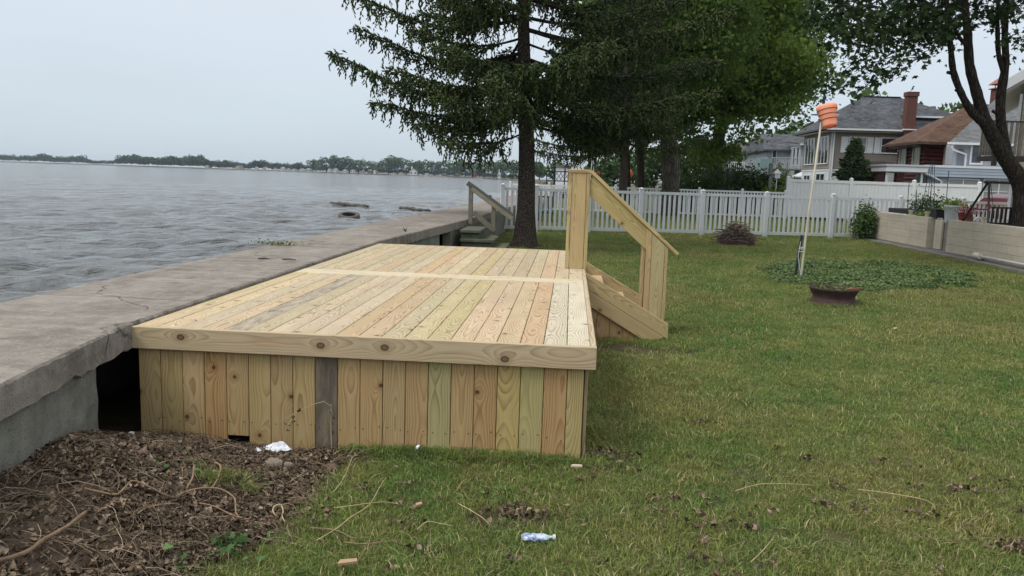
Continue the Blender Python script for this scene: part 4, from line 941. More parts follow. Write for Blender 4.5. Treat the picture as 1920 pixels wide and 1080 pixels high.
def poly_roof(parent, vs, fs, mat, th=.12, name='roof'):
    """closed roof solid: given top faces, adds a copy below"""
    n = len(vs); b = MB(); V_ = list(vs)+[(x, y, z-th) for x, y, z in vs]; F_ = list(fs)+[tuple(n+i for i in f[::-1]) for f in fs]
    ed = {}
    for f in fs:
        for i in range(len(f)): e_ = (f[i], f[(i+1) % len(f)]); ed[e_] = 1
    for (a, c) in ed:
        if (c, a) not in ed: F_.append((a, a+n, c+n, c))
    b.add(V_, F_); return ch(b.build(name, mat), parent)
def hip(parent, x0, x1, y0, y1, ze, zr, rx0, rx1, ry, mat, th=.14): return poly_roof(parent, [(x0, y0, ze), (x1, y0, ze), (x1, y1, ze), (x0, y1, ze), (rx0, ry, zr), (rx1, ry, zr)], [(0, 1, 5, 4), (1, 2, 5), (2, 3, 4, 5), (3, 0, 4)], mat, th)
def gutter(parent, a, b_, mat=None, s=.12): m_ = MB(); m_.bar(a, b_, s, s); return ch(m_.build('gutter', mat or M_trim), parent)

# A: two-storey taupe house with hipped grey roof
A = empty('taupe_house', (23, 65, .8), 0, 'two-storey taupe house with a grey hipped roof and tall red brick chimney', 'house')
AX0, AX1, AY0, AY1, AZ = 18.55, 30, 60, 67, 5.62
body(A, AX0, AX1, AY0, AY1, 2.95, AZ, S_taupe); S_low = siding('white_lower_siding', (.60, .61, .63)); body(A, AX0+.02, AX1, AY0+.02, AY1, .8, 2.94, S_low, .2)
b = MB(); b.box(AX0-.03, AX1, AY0-.03, AY0+.01, 2.9, 2.99); b.box(AX0-.03, AX0-.001, AY0+.012, AY1, 2.9, 2.99); ch(b.build('band_board', M_trim), A)
cornerboard(A, AX0, AY0, .8, AZ, M_gut)
hip(A, AX0-.75, AX1+.7, AY0-.6, AY1+.6, AZ+.28, 8.55, 21.7, 24.4, 63.6, R_grey)
b = MB(); b.box(AX0-.6, AX1+.5, AY0-.45, AY1+.4, AZ+.02, AZ+.10); ch(b.build('soffit', M_soff), A)
gutter(A, (AX0-.6, AY0-.62, AZ+.2), (AX1+.7, AY0-.62, AZ+.2)); gutter(A, (AX0-.78, AY0-.56, AZ+.2), (AX0-.78, AY1+.6, AZ+.2), M_dkw)
b = MB(); b.bar((AX0+.12, AY0-.08, AZ+.1), (AX0+.12, AY0-.08, .9), .08); ch(b.build('downspout', M_trim), A)
ridge = MB(); ridge.bar((21.7, 63.6, 8.57), (24.4, 63.6, 8.57), .25, .06); ch(ridge.build('ridge_cap', plain('ridge_dark', (.03, .035, .05), .8)), A)
for a_, gl in ((20.35, M_curt), (22.6, M_glass)):
    o = window(A, 'y', AY0, a_, 4.78, 1.15, 1.0, gl, rows=2)
    for s_ in (-1, 1):
        b = MB(); b.box(a_+s_*.92-.24, a_+s_*.92+.24, AY0-.06, AY0-.024, 4.2, 5.34)
        for k in range(9): b.box(a_+s_*.92-.19, a_+s_*.92+.19, AY0-.072, AY0-.061, 4.28+.115*k, 4.28+.115*k+.07)
        ch(b.build('shutter', M_trim), A)
for a_ in (61.7, 65.1): window(A, 'x', AX0, a_, 4.4, 2.3, 1.9, mull=3, rows=1)
window(A, 'x', AX0+.02, 62.0, 1.95, 2.0, 1.4, mull=2, rows=1); window(A, 'x', AX0+.02, 65.4, 1.9, 1.6, 1.3, mull=2, rows=1); window(A, 'y', AY0+.02, 20.0, 2.2, 1.2, 1.3, rows=1)
# dormers: flat-topped box on the lake-side slope, shed dormer beside the chimney
b = MB(); b.box(19.35, 21.5, 62.4, 66.5, 6.0, 7.05); ch(b.build('dormer_wall', M_dkw), A); poly_roof(A, [(18.9, 61.9, 7.1), (22.6, 61.9, 7.1), (22.6, 67, 7.45), (18.9, 67, 7.45)], [(0, 1, 2, 3)], R_grey, .1, 'dormer_roof'); gutter(A, (18.9, 61.85, 7.0), (21.2, 61.85, 7.0))
b = MB(); b.box(24.6, 26.6, 61.1, 64.5, 6.1, 6.92); ch(b.build('dormer_wall', S_taupe), A); window(A, 'y', 61.1, 25.75, 6.62, 1.3, .42, rows=1, fw=.05); poly_roof(A, [(23.6, 60.5, 6.98), (27.1, 60.5, 6.98), (27.1, 65.5, 7.6), (23.6, 65.5, 7.6)], [(0, 1, 2, 3)], R_grey, .1, 'dormer_roof'); gutter(A, (23.6, 60.45, 6.9), (27.1, 60.45, 6.9))
b = MB(); b.box(23.25, 23.92, 59.2, 59.85, .8, 8.45); b.box(23.19, 23.98, 59.14, 59.91, 8.2, 8.5); o = ch(b.build('chimney', M_brick), A); b = MB(); b.box(23.12, 24.05, 59.1, 59.95, 5.85, 5.93); ch(b.build('flashing', M_trim), A)

# B: dark red log house, brown hipped roof
B = empty('red_log_house', (23, 53, .8), 0, 'dark red log-sided house with a brown hipped roof', 'house')
BX0, BX1, BY0, BY1 = 20.95, 30, 50, 54
b = MB(); b.box(BX0+.02, BX1, BY0+.02, BY1, .8, 4.45); ch(b.build('wall', S_red), B)
lg = MB()
for k in range(15):
    z = 1.0+.235*k; lg.tube([(BX0-.05, BY0+.02, z), (BX1, BY0+.02, z)], .118, 8); lg.tube([(BX0+.02, BY0-.05, z), (BX0+.02, BY1, z)], .118, 8)
o = ch(lg.build('log', S_red), B); o['kind'] = 'stuff'
for a_ in (50.95, 52.95): window(B, 'x', BX0-.09, a_, 3.65, .75, 1.35, M_curt, plain('cream_frame', (.42, .37, .28), .5), rows=1, fw=.16)
hip(B, BX0-.75, BX1+1, BY0-.5, BY1+.6, 4.55, 7.05, 24.3, 27.2, 52.2, R_brown, .16); hip(B, BX0-.6, BX1+.8, BY0-.3, BY1+.3, 4.36, 4.45, 24.2, 27.2, 52.2, M_dkw, .05)
b = MB(); b.box(25.75, 26.35, 52.4, 53, 6.2, 8.0); ch(b.build('chimney', M_brick), B)
b = MB(); b.box(25.65, 26.45, 52.3, 53.1, 8.02, 8.08); b.add([(25.6, 52.25, 8.3), (26.5, 52.25, 8.3), (26.5, 53.15, 8.3), (25.6, 53.15, 8.3), (26.05, 52.7, 8.75)], [(0, 1, 4), (1, 2, 4), (2, 3, 4), (3, 0, 4), (3, 2, 1, 0)]); b.bar((25.7, 52.4, 8), (25.7, 52.4, 8.3), .05); b.bar((26.4, 52.4, 8), (26.4, 52.4, 8.3), .05); ch(b.build('chimney_cap', plain('copper_cap', (.30, .12, .08), .6)), B)
b = MB(); b.box(21.95, 22.18, 49.87, 49.93, .8, 4.4); ch(b.build('corner_board', plain('tan_board', (.42, .34, .24), .6)), B)
# flat-roofed carport with brick pillar in front of it
cpt = empty('carport', (18.3, 48.5, .8), 0, 'low dark-roofed carport with a red brick pillar behind the tall white fence', 'carport')
poly_roof(cpt, [(16.4, 47.6, 2.85), (19.2, 47.6, 2.95), (19.2, 51.5, 3.4), (16.7, 51.5, 3.3)], [(0, 1, 2, 3)], shingle('dark_roofing', (.025, .018, .02), (.055, .035, .035)), .14)
for x_ in (16.75, 17.7, 18.8): b = MB(); b.box(x_-.2, x_+.2, 47.9, 48.3, .8, 2.68); ch(b.build('pillar', M_brick if x_ > 17 else M_dkw), cpt)
b = MB(); b.box(16.6, 19.1, 50.6, 50.7, .8, 2.8); ch(b.build('wall', plain('maroon_wall', (.07, .02, .022), .7)), cpt)

# C: light grey house with pale roof, long annex
C_ = empty('light_grey_house', (24, 49, .8), 0, 'light grey house with white-trimmed annex, right of the red log house', 'house')
body(C_, 20.75, 27, 46, 46.9, .8, 4.25, S_lgrey)
poly_roof(C_, [(20.3, 45.6, 4.32), (28, 45.6, 4.32), (28, 49.6, 7.3), (24.6, 49.6, 7.3)], [(0, 1, 2, 3)], R_lg, .14); gutter(C_, (20.2, 45.55, 4.27), (28, 45.55, 4.27)); window(C_, 'y', 46, 21.95, 3.75, .5, .95, rows=1, fw=.1)
b = MB(); b.tube([(20.4, 45.6, 4.15), (20.6, 45.75, 3.95), (21.35, 45.88, 3.72), (21.38, 45.9, 3.0)], .055, 8); ch(b.build('downspout', M_trim), C_)
b = MB(); b.box(20.95, 21.25, 45.93, 45.97, 3.1, 4.0); ch(b.build('grey_door', plain('blue_grey_panel', (.16, .18, .21), .5)), C_)
body(C_, 18.9, 26, 44.6, 46-.03, .8, 2.55, S_lgrey, .16); lap_wall('annex_fascia_siding', 'y', 44.4, 18.8, 26, 2.45, 2.93, S_blue, C_, .15)['kind'] = 'stuff'
b = MB(); b.box(18.75, 26, 44.36, 46, 2.93, 3.05); ch(b.build('annex_roof', M_trim), C_)
window(C_, 'y', 44.6, 20.75, 1.85, 1.5, .95, M_curt, mull=2, rows=2); window(C_, 'y', 44.6, 22.6, 1.75, 1.5, 1.2, M_curt, mull=2, rows=2)
aw = empty('porch_awning', (17.6, 44.5, .8), 0, 'white flat porch awning in front of the red log house', 'awning')
b = MB(); b.box(16.55, 18.7, 44.1, 46.3, 2.62, 2.92); ch(b.build('canopy', M_trim, bevel=.03), aw); b = MB(); b.box(16.5, 18.73, 44.05, 46.35, 2.925, 3.02); ch(b.build('cap', M_gut), aw)
for x_ in (16.7, 18.5): b = MB(); b.box(x_-.05, x_+.05, 44.3, 44.4, .8, 2.61); ch(b.build('post', M_trim), aw)
b = MB(); b.tube([(18.6, 44.2, 2.6), (19.0, 44.3, 2.45), (19.6, 44.5, 2.2), (19.65, 44.5, .8)], .06, 8); ch(b.build('downspout', M_trim), aw)

# D: beige house at the right edge with balcony
Dh = empty('beige_house', (13.62, 26, .8), 0, 'beige-sided house cut by the right edge, with a white gable soffit', 'house')
body(Dh, 13.62, 20, 26, 33, .8, 4.95, S_beige, .17)
poly_roof(Dh, [(13.05, 25.2, 4.9), (13.05, 34, 4.9), (16.8, 34, 7.4), (16.8, 25.2, 7.4), (20.5, 25.2, 4.9), (20.5, 34, 4.9)], [(0, 3, 2, 1), (3, 4, 5, 2)], R_grey, .18)
b = MB(); b.add([(13.62, 25.99, 4.95), (20, 25.99, 4.95), (16.8, 25.99, 7.1)], [(0, 1, 2)]); ch(b.build('gable', S_beige), Dh)
b = MB(); b.bar((13.05, 25.15, 4.86), (16.8, 25.15, 7.36), .05, .26); b.add([(13.05, 25.18, 4.69), (16.8, 25.18, 7.19), (16.8, 26.0, 7.19), (13.05, 26.0, 4.69), (13.64, 26.0, 5.08), (13.64, 34, 5.08), (13.05, 34, 4.69)], [(0, 1, 2, 3), (3, 4, 5, 6)]);  ch(b.build('soffit', M_trim), Dh)
b = MB(); b.bar((13.55, 25.9, 4.7), (13.55, 25.9, .9), .08); ch(b.build('downspout', M_trim), Dh)
Dh.rotation_euler = (0, 0, R(-27))
M_balc = plain('weathered_baluster', (.20, .185, .155), .85, var=.3); M_balcd = plain('dark_deck_frame', (.05, .047, .045), .85, var=.3)
bal = empty('balcony', (13, 25.5, 2.7), 0, 'weathered wooden balcony with upright balusters behind the forked maple trunk', 'balcony')
BY = 25.0
b = MB(); b.box(12.42, 13.6, BY, 26-.03, 2.66, 2.80); ch(b.build('deck_frame', M_balcd), bal)
b = MB(); b.bar((12.42, BY+.05, 3.80), (14.4, BY+.05, 3.80), .09, .04); b.bar((12.46, BY+.05, 3.82), (12.46, 26.0, 3.82), .09, .04); ch(b.build('hand_rail', M_balcd), bal)
km = None
for k in range(12):
    x_ = 12.56+.155*k
    o = (MB().box(-.035, .035, -.02, .02, 2.82, 3.78)).build('baluster', M_balc) if km is None else link('baluster', km); km = o.data; ch(o, bal); o.location = (x_, BY+.03, 0)
for k in range(5): o = link('baluster', km); ch(o, bal); o.location = (12.45, BY+.2+.16*k, 0)
for x_ in (12.47, 13.55): b = MB(); b.box(x_-.055, x_+.055, BY-.03, BY+.085, 2.5, 3.98); ch(b.build('post', M_balcd), bal)
b = MB(); b.bar((12.75, BY+.1, 2.66), (13.58, 25.8, 2.02), .12); ch(b.build('brace', M_balcd), bal)

# left group of houses
E_ = empty('grey_shingled_house', (19.5, 78, .8), 0, 'grey house with dark shingled roof and railed balcony, left of the taupe house', 'house')
body(E_, 17.6, 21.4, 75, 84, .8, 4.85, S_grey); poly_roof(E_, [(17.2, 74.6, 4.9), (21.8, 74.6, 5.0), (21.8, 80, 6.6), (17.9, 80, 6.6), (17.2, 85, 4.9)], [(0, 1, 2, 3), (0, 3, 4)], R_grey, .14)
body(E_, 19.6, 22.6, 71.5, 75-.03, .8, 5.2, S_lgrey, .15); poly_roof(E_, [(19.3, 71, 5.35), (23, 71, 5.55), (23, 75.5, 5.9), (19.3, 75.5, 5.7)], [(0, 1, 2, 3)], R_grey, .12); gutter(E_, (19.3, 70.95, 5.25), (23, 70.95, 5.45))
for a_ in (72.3, 73.5): window(E_, 'x', 19.6, a_, 4.3, .7, 1.5, rows=1)
window(E_, 'y', 75, 18.2, 4.3, .3, 1.2, rows=1)
b = MB(); b.box(17.0, 19.58, 70.6, 73, 3.05, 3.2); ch(b.build('balcony_floor', M_balc), E_); b = MB(); b.bar((16.95, 70.6, 4.05), (21.0, 70.6, 4.15), .09, .06)
for k in range(26): b.bar((17.0+.155*k, 70.6, 3.1), (17.0+.155*k, 70.6, 4.03), .07, .04)
ch(b.build('balcony_railing', plain('pale_railing', (.42, .45, .48), .6)), E_)
b = MB(); b.box(16.6, 16.66, 70.6, 74.8, 2.9, 4.1); b.box(16.0, 17.0, 70.5, 70.56, 2.9, 3.95); ch(b.build('teal_screen', plain('teal_screen', (.22, .30, .31), .5)), E_)
for x_ in (17.6, 19.9): b = MB(); b.box(x_-.09, x_+.09, 70.5, 70.68, .5, 3.7); ch(b.build('post', M_balc), E_)
poly_roof(E_, [(18.6, 66.5, 2.55), (20.3, 66.5, 3.35), (20.3, 70, 3.35), (18.6, 70, 2.55)], [(0, 1, 2, 3)], M_trim, .12, 'porch_roof')
F_ = empty('cream_gabled_house', (20.5, 98, .8), 0, 'cream house gable with a white low-roofed wing, leftmost beyond the hedges', 'house')
b = MB(); b.box(16.5, 21.5, 95, 103, .8, 5.2); b.add([(16.5, 95, 5.2), (21.5, 95, 5.2), (19.2, 95, 6.6), (16.5, 103, 5.2), (21.5, 103, 5.2), (19.2, 103, 6.6)], [(0, 1, 2), (3, 5, 4)]); ch(b.build('wall', S_cream), F_)
poly_roof(F_, [(16.0, 94.6, 5.0), (19.2, 94.6, 6.8), (19.2, 104, 6.8), (16.0, 104, 5.0), (22.2, 94.6, 5.05), (22.2, 104, 5.05)], [(0, 1, 2, 3), (1, 4, 5, 2)], R_grey, .14)
b = MB(); b.box(18.2, 22.9, 88, 94.5, .8, 4.9); ch(b.build('wing_wall', plain('wing_white', (.45, .44, .42), .6)), F_); poly_roof(F_, [(17.6, 87.4, 4.95), (23.3, 87.4, 5.4), (23.3, 94.4, 6.1), (17.6, 94.4, 5.5)], [(0, 1, 2, 3)], R_grey, .15)
for a_ in (19.0, 20.4, 21.8): window(F_, 'y', 88, a_, 4.1, .8, 1.3, rows=1, frame=M_dkw)
for a_ in (89.5, 92): window(F_, 'x', 18.2, a_, 4.1, 1.2, 1.3, rows=1, frame=M_dkw)
b = MB(); b.box(15.4, 18.15, 90, 97, .8, 4.6); ch(b.build('dark_lean_to', S_dk), F_)
b = MB(); b.bar((15.8, 87, 4.0), (20.5, 87, 4.0), .1, .07); 
for k in range(24): b.bar((15.9+.2*k, 87, 3.1), (15.9+.2*k, 87, 3.95), .06)
ch(b.build('deck_railing', M_trim), F_)

# ------------------------------------------------------------------ far shore houses, masts
hs = [(388, 9, 5, 'w'), (446, 14, 6, 't'), (480, 6, 5, 'w'), (495, 7, 4, 'w'), (516, 5, 5, 'w'), (529, 9, 6, 'w'), (540, 8, 4, 'w'), (550, 9, 4, 'w'), (565, 12, 4.5, 'w'), (578, 14, 5, 'w'), (617, 7, 6, 'w'), (627, 7, 6, 'w'), (646, 9, 5, 'w'), (661, 10, 5.5, 'w'), (680, 8, 5, 't'), (693, 9, 6, 'b'), (702, 6, 6.5, 'w'), (738, 9, 2.6, 'w'), (752, 8, 3, 'w'), (775, 17, 8.5, 'w'), (798, 6, 3, 'w'), (832, 9, 3.5, 'b'), (855, 11, 4, 'b'), (889, 13, 6.5, 'r'), (936, 8, 6.5, 'w')]
hm = {'w': plain('far_white_wall', (.62, .62, .62), .6), 't': plain('far_tan_wall', (.42, .38, .32), .7), 'b': plain('far_brown_wall', (.22, .17, .13), .7), 'r': plain('far_rust_wall', (.20, .11, .08), .7)}
roofm = [plain('far_grey_roof', (.16, .16, .165), .9), plain('far_brown_roof', (.15, .11, .09), .9), plain('far_pale_roof', (.33, .33, .33), .9)]
lbl = {388: 'white and tan house standing alone at the edge of the distant woods', 446: 'broad pale hip-roofed house beside the small beach across the water', 775: 'big white gabled house, largest on the far shore', 889: 'rust brown gabled house on the far shore, right of the big white one', 936: 'small white house with a tall chimney beside the spruce trunk, far across the water', 693: 'brown-fronted house between white ones on the far shore', 680: 'tan house next to the brown-fronted one on the far shore', 832: 'low brown cabin on the far shore just right of the big white house', 855: 'low brown cabin on the far shore just left of the rust brown house'}
for i, (px, wd, h, k) in enumerate(hs):
    D_ = shore(dirx(px))*1.012+4; x_ = dirx(px)*D_; wm = wd*D_/1500*.8; hm_ = h*.8; dp = 8
    t = empty('shore_house', (x_, D_, .2), rt.uniform(-.25, .25), lbl.get(px, 'small white house in the row on the far shore'), 'house', None if px in lbl else 'small white houses along the far shore')
    b = MB(); b.box(-wm/2, wm/2, 0, dp, 0, hm_*.62); b.add([(-wm/2, .01, hm_*.62), (wm/2, .01, hm_*.62), (0, .01, hm_)], [(0, 1, 2)]); o = b.build('wall', hm[k], t)
    b = MB(); e_ = wm*.06
    if i % 3: V_ = [(-wm/2-e_, -.5, hm_*.6), (0, -.5, hm_*1.05), (0, dp, hm_*1.05), (-wm/2-e_, dp, hm_*.6), (wm/2+e_, -.5, hm_*.6), (wm/2+e_, dp, hm_*.6)]; b.add(V_, [(0, 1, 2, 3), (1, 4, 5, 2)])
    else: V_ = [(-wm/2-e_, -.6, hm_*.6), (wm/2+e_, -.6, hm_*.6), (wm/2*.7, dp/2, hm_), (-wm/2*.7, dp/2, hm_), (-wm/2-e_, dp+.5, hm_*.6), (wm/2+e_, dp+.5, hm_*.6)]; b.add(V_, [(0, 1, 2, 3), (1, 5, 2), (0, 3, 4), (3, 2, 5, 4)])
    b.build('roof', roofm[i % 3], t)
    for q in (-.28, .28):
        b = MB(); b.box(wm*q-wm*.1, wm*q+wm*.1, -.06, .005, hm_*.2, hm_*.45); b.build('window', M_dkw, t)
    if px in (936, 775): b = MB(); b.box(-wm*.3, -wm*.16, 1, 2.2, hm_*.5, hm_*1.35); b.build('chimney', M_trim, t)
def mast(px, D_, h, label, kind='lattice_mast', cat='mast'):
    t = empty(kind, (dirx(px)*D_ if px < 1200 else (px-1072)/1500*D_, D_, 0), 0, label, cat); b = MB(); w0 = h*.035
    for sx, sy in ((-1, -1), (1, -1), (0, 1)): b.tube([(sx*w0, sy*w0, 0), (0, 0, h)], h*.006, 4)
    b.build('leg', M_gut, t); b = MB()
    for k in range(9): f = k/9; q = w0*(1-f); b.bar((-q, -q, h*f), (q*.9, -q*.9, h*(f+.1)), h*.004)
    for s_ in (.72, .85): b.bar((-h*.09, 0, h*s_), (h*.09, 0, h*s_), h*.008)
    b.build('cross_arm', M_gut, t); return t
mast(681, 1020, 23, 'leftmost faint lattice pylon rising above the far shore trees'); mast(774, 960, 20, 'faint lattice pylon above the big white house across the water'); mast(893, 820, 28, 'thin tall lattice mast on the far shore left of the spruce trunk'); mast(1452, 150, 13.5, 'lattice tower seen above the grey roofs through the maple leaves')
# stone breakwater strips at the shoreline
for (p0, p1, lb) in ((602, 730, 'long low dark breakwater in front of the white shore houses'), (838, 880, 'short stone groyne on the far shore below the brown cabins'), (905, 960, 'low stone groyne nearest the spruce trunk on the far shore')):
    b = MB(); rr_ = random.Random(p0); n = 26
    for k in range(n):
        px = p0+(p1-p0)*k/n; D_ = shore(dirx(px))*.985; s_ = (p1-p0)/n*D_/1500
        b.box(dirx(px)*D_-s_*.2, dirx(px)*D_+s_*1.1, D_, D_+4+rr_.random()*.5, -1.2, .15+rr_.uniform(-.2, .35)-.4)
    tag(b.build('breakwater', plain('breakwater_stone', (.09, .085, .08), .9)), lb, 'breakwater')

# ------------------------------------------------------------------ things in the water
M_rub = plain('weathered_ring', (.10, .095, .085), .85, var=.3); M_rubd = plain('black_rubber', (.022, .022, .024), .7)
def ring(loc, r, w_, tilt, rz, label, squash=1.):
    t = empty('sunken_tyre', loc, rz, label, 'tyre', None); b = MB(); prof = [(r*.62, -w_*.5), (r*.62, w_*.5), (r*.80, w_*.56), (r*.97, w_*.5), (r, 0), (r*.97, -w_*.5), (r*.80, -w_*.56), (r*.62, -w_*.5)]
    b.lathe(prof, 28); o = b.build('tread', M_rub, t, smooth=True); b2 = MB(); b2.lathe([(r*.60, -w_*.46), (r*.60, w_*.46)], 28); b2.build('lining', M_rubd, t); t.rotation_euler = (tilt, 0, rz); return t
ring((-11.3, 40.4, -.58), .56, .30, R(13), .25, 'half-sunken tyre nearest the seawall, tilted with its dark hollow showing')
def low_log(a, b_, r, label):
    t = MB(); a, b_ = Vector(a), Vector(b_); pts = [a+(b_-a)*k/8+Vector((0, 0, .03*math.sin(k*2.1))) for k in range(9)]; t.tube(pts, [r*(.7+.3*math.sin(k*PI/8)) for k in range(9)], 8); o = t.build('floating_timber', M_rub, smooth=True); tag(o, label, 'timber', 'dark timbers lying in the water'); return o
low_log((-16.6, 54.6, -.50), (-15.1, 54.2, -.50), .15, 'left half of the longer pair of dark timbers out in the lake'); low_log((-15.15, 53.6, -.52), (-13.5, 52.9, -.54), .14, 'right half of the longer pair of dark timbers, further out')
low_log((-11.3, 52.6, -.55), (-10.2, 52.2, -.55), .12, 'left dark timber low in the water close to the seawall'); low_log((-10.2, 51.2, -.56), (-8.9, 50.6, -.56), .11, 'right dark timber low in the water, nearly touching the seawall')
o = low_log((-9.9, 90, -.52), (-8.9, 90, -.52), .18, 'small dark rock far out just above the end of the old handrail'); o.name = 'rock'; o['category'] = 'rock'; del o['group']

# ------------------------------------------------------------------ windsock on its leaning pole
ws = empty('windsock', (4.30, 15.1, 0), 0, 'orange windsock on a thin leaning white pole tied to a dark ground stake', 'windsock')
b = MB(); b.tube([(4.33, 15.08, .02), (4.31, 15.08, .10), (4.36, 15.1, 1.2), (4.47, 15.1, 3.2)], [.022, .021, .020, .017], 8); ch(b.build('pole', plain('cream_pole', (.56, .50, .40), .45), smooth=True), ws)
b = MB(); b.bar((4.215, 15.14, -.05), (4.285, 15.14, .83), .045, .045); ch(b.build('stake', plain('dark_steel_stake', (.025, .03, .045), .5)), ws)
b = MB()
for z in (.52, .57, .60): b.lathe([(.05, z), (.056, z+.008), (.05, z+.016)], 10, (4.295, 15.115, 0))
b.tube([(4.25, 15.06, .72), (4.22, 15.05, .45), (4.25, 15.05, .3), (4.31, 15.05, .05)], .006, 5); ch(b.build('binding_wire', M_gut), ws)
b = MB(); b.tube([(4.47, 15.1, 3.19), (4.46, 15.1, 3.34)], [.028, .018], 8); b.bar((4.40, 15.1, 2.98), (4.44, 15.1, 3.12), .03); b.tube([(4.46, 15.1, 3.22), (4.53, 15.06, 3.18)], .012, 6); ch(b.build('swivel', plain('dark_blue_fitting', (.015, .02, .06), .4)), ws)
g = new('orange_cloth'); p = g.obj(); M_or = g.done(g.bsdf(g.mix(g.map(g.noise(p, 7, 3), .35, .65), (.90, .30, .17), (.95, .40, .26)), .7, .2))
c0, c1 = Vector((4.512, 15.07, 3.155)), Vector((4.575, 14.98, 2.82)); ax = (c1-c0).normalized(); ux = ax.cross(Vector((0, 1, 0))).normalized(); uy = ax.cross(ux)
def ringp(s_, r): return [c0+(c1-c0)*s_+(ux*math.cos(a)+uy*math.sin(a)*.85)*r for a in [2*PI*k/20 for k in range(20)]]
prof = [(-.06, .168), (.03, .184), (.18, .176), (.22, .170), (.42, .160), (.46, .154), (.66, .143), (.70, .136), (.96, .123), (1.08, .119)]
vs = []; [vs.extend(ringp(s_, r)) for s_, r in prof]; fs = [(i*20+k, i*20+(k+1) % 20, (i+1)*20+(k+1) % 20, (i+1)*20+k) for i in range(len(prof)-1) for k in range(20)]
o = ch(MB().add(vs, fs).build('sock', M_or, smooth=True), ws); sd_ = o.modifiers.new('thickness', 'SOLIDIFY'); sd_.thickness = .006
b = MB()
for s_, r in ((.2, .176), (.44, .160), (.68, .143)): b.tube(ringp(s_, r)+[ringp(s_, r)[0]], .0075, 5, False)
ch(b.build('hoop', plain('rust_hoop', (.28, .12, .08), .6)), ws)

# rusty rim fire ring
fr = empty('rusty_rim_planter', (3.97, 12.15, 0), 0, 'rusty brown flared steel rim lying on the lawn, filled with weeds', 'metal ring')
g = new('rust_steel'); p = g.obj(); M_rust = g.done(g.bsdf(g.mix(g.map(g.noise(p, 9, 5, .65), .35, .65), (.036, .021, .021), (.070, .038, .034)), .75, .3, g.bump(g.noise(p, 40, 4), .4, .004)))
b = MB(); b.lathe([(.345, -.03), (.352, .025), (.335, .04), (.30, .085), (.295, .115), (.318, .165), (.345, .215), (.365, .245), (.352, .250), (.330, .21), (.285, .12), (.285, -.02)], 40); ch(b.build('rim', M_rust, smooth=True), fr).location = (3.97, 12.15, 0)
b = MB(); b.lathe([(.29, .12), (.15, .15), (.0001, .16)], 20); o = ch(b.build('soil', plain('ring_soil', (.07, .055, .035), .95)), fr); o.location = (3.97, 12.15, 0)
rg = np.random.default_rng(3); n = 420; a = rg.uniform(0, 6.28, n); r_ = .29*np.sqrt(rg.random(n)); P = np.stack([r_*np.cos(a)+3.97, r_*np.sin(a)+12.15, rg.uniform(.14, .25, n)], 1); V, F = leaf_quads(P, .05, rg, .2); o = link('weeds', np_mesh('weeds', V, F, False, {'rnd': np.repeat(rg.random(n), 2)}), leafmat('weed_leaf', (.07, .11, .03), (.11, .15, .045), (.17, .19, .07), 8, .25)); ch(o, fr); o['kind'] = 'stuff'
b = MB(); b.bar((4.08, 12.0, .235), (4.34, 12.03, .275), .03, .012); b.bar((4.12, 11.97, .25), (4.22, 12.12, .262), .03, .012); tag(b.build('wood_scrap', plain('orange_scrap', (.24, .10, .05), .8)), 'thin reddish wood scraps resting across the rusty rim', 'wood scrap')
# brush pile in its fire pit
bp = empty('brush_pile', (4.75, 23.3, 0), 0, 'heap of cut sticks over a dark fire pit rim by the nearer fence', 'brush pile')
b = MB(); b.lathe([(.52, -.02), (.53, .16), (.50, .17), (.49, 0)], 28); ch(b.build('pit_rim', M_rust, smooth=True), bp).location = (4.75, 23.3, 0)
M_stick = plain('dry_stick', (.14, .105, .08), .9, var=.4, scale=20); M_stick2 = plain('pale_stick', (.26, .205, .15), .9, var=.3, scale=20)
rg = random.Random(6); b = MB(); b2 = MB(); b0 = MB()
for k in range(300):
    a = rg.uniform(0, 6.28); l_ = rg.uniform(.25, .75); cx, cy = 4.75+rg.gauss(0, .20), 23.3+rg.gauss(0, .2); z = .1+.52*math.exp(-((cx-4.75)**2+(cy-23.3)**2)/.12)*rg.random()+.05; el_ = rg.gauss(0, .22)
    d = Vector((math.cos(a)*math.cos(el_), math.sin(a)*math.cos(el_), math.sin(el_)))*l_/2; c_ = Vector((cx, cy, z)); mid = c_+Vector((rg.gauss(0, .03), rg.gauss(0, .03), .02)); (b if k % 4 else b2).tube([c_-d, mid, c_+d], [.012, .010, .004], 4)
b0.tube([(4.6, 23.1, .35), (4.45, 23.0, .62)], [.012, .005], 4); o = ch(b.build('sticks', M_stick), bp); o['kind'] = 'stuff'; o = ch(b2.build('pale_sticks', M_stick2), bp); o['kind'] = 'stuff'; ch(b0.build('stick', M_stick), bp)

# ------------------------------------------------------------------ pots and garden things on the terrace
M_terra = plain('terracotta', (.30, .125, .085), .8); M_pot = plain('ribbed_white_pot', (.50, .52, .54), .5); M_blk = plain('black_plastic', (.02, .022, .025), .45); M_tan = plain('tan_cap', (.42, .37, .29), .7); M_flow = leafmat('red_flower', (.28, .02, .03), (.36, .04, .06), (.42, .08, .10), 9, .2)
TZ = .975
def leaves_on(parent, loc, r, h, n, ls, mat, seed, name='plant'):
    rg = np.random.default_rng(seed); P = rg.normal(size=(n, 3))*np.array([r*.5, r*.5, h*.35])+np.array([loc[0], loc[1], loc[2]+h*.5]); V, F = leaf_quads(P, ls, rg, .3); o = link(name, np_mesh(name, V, F, False, {'rnd': np.repeat(rg.random(n), 2)}), mat); ch(o, parent); return o
t = empty('white_planter', (10.30, 22.5, .87), 0, 'large ribbed white pot of yellow-green foliage on the block wall', 'planter')
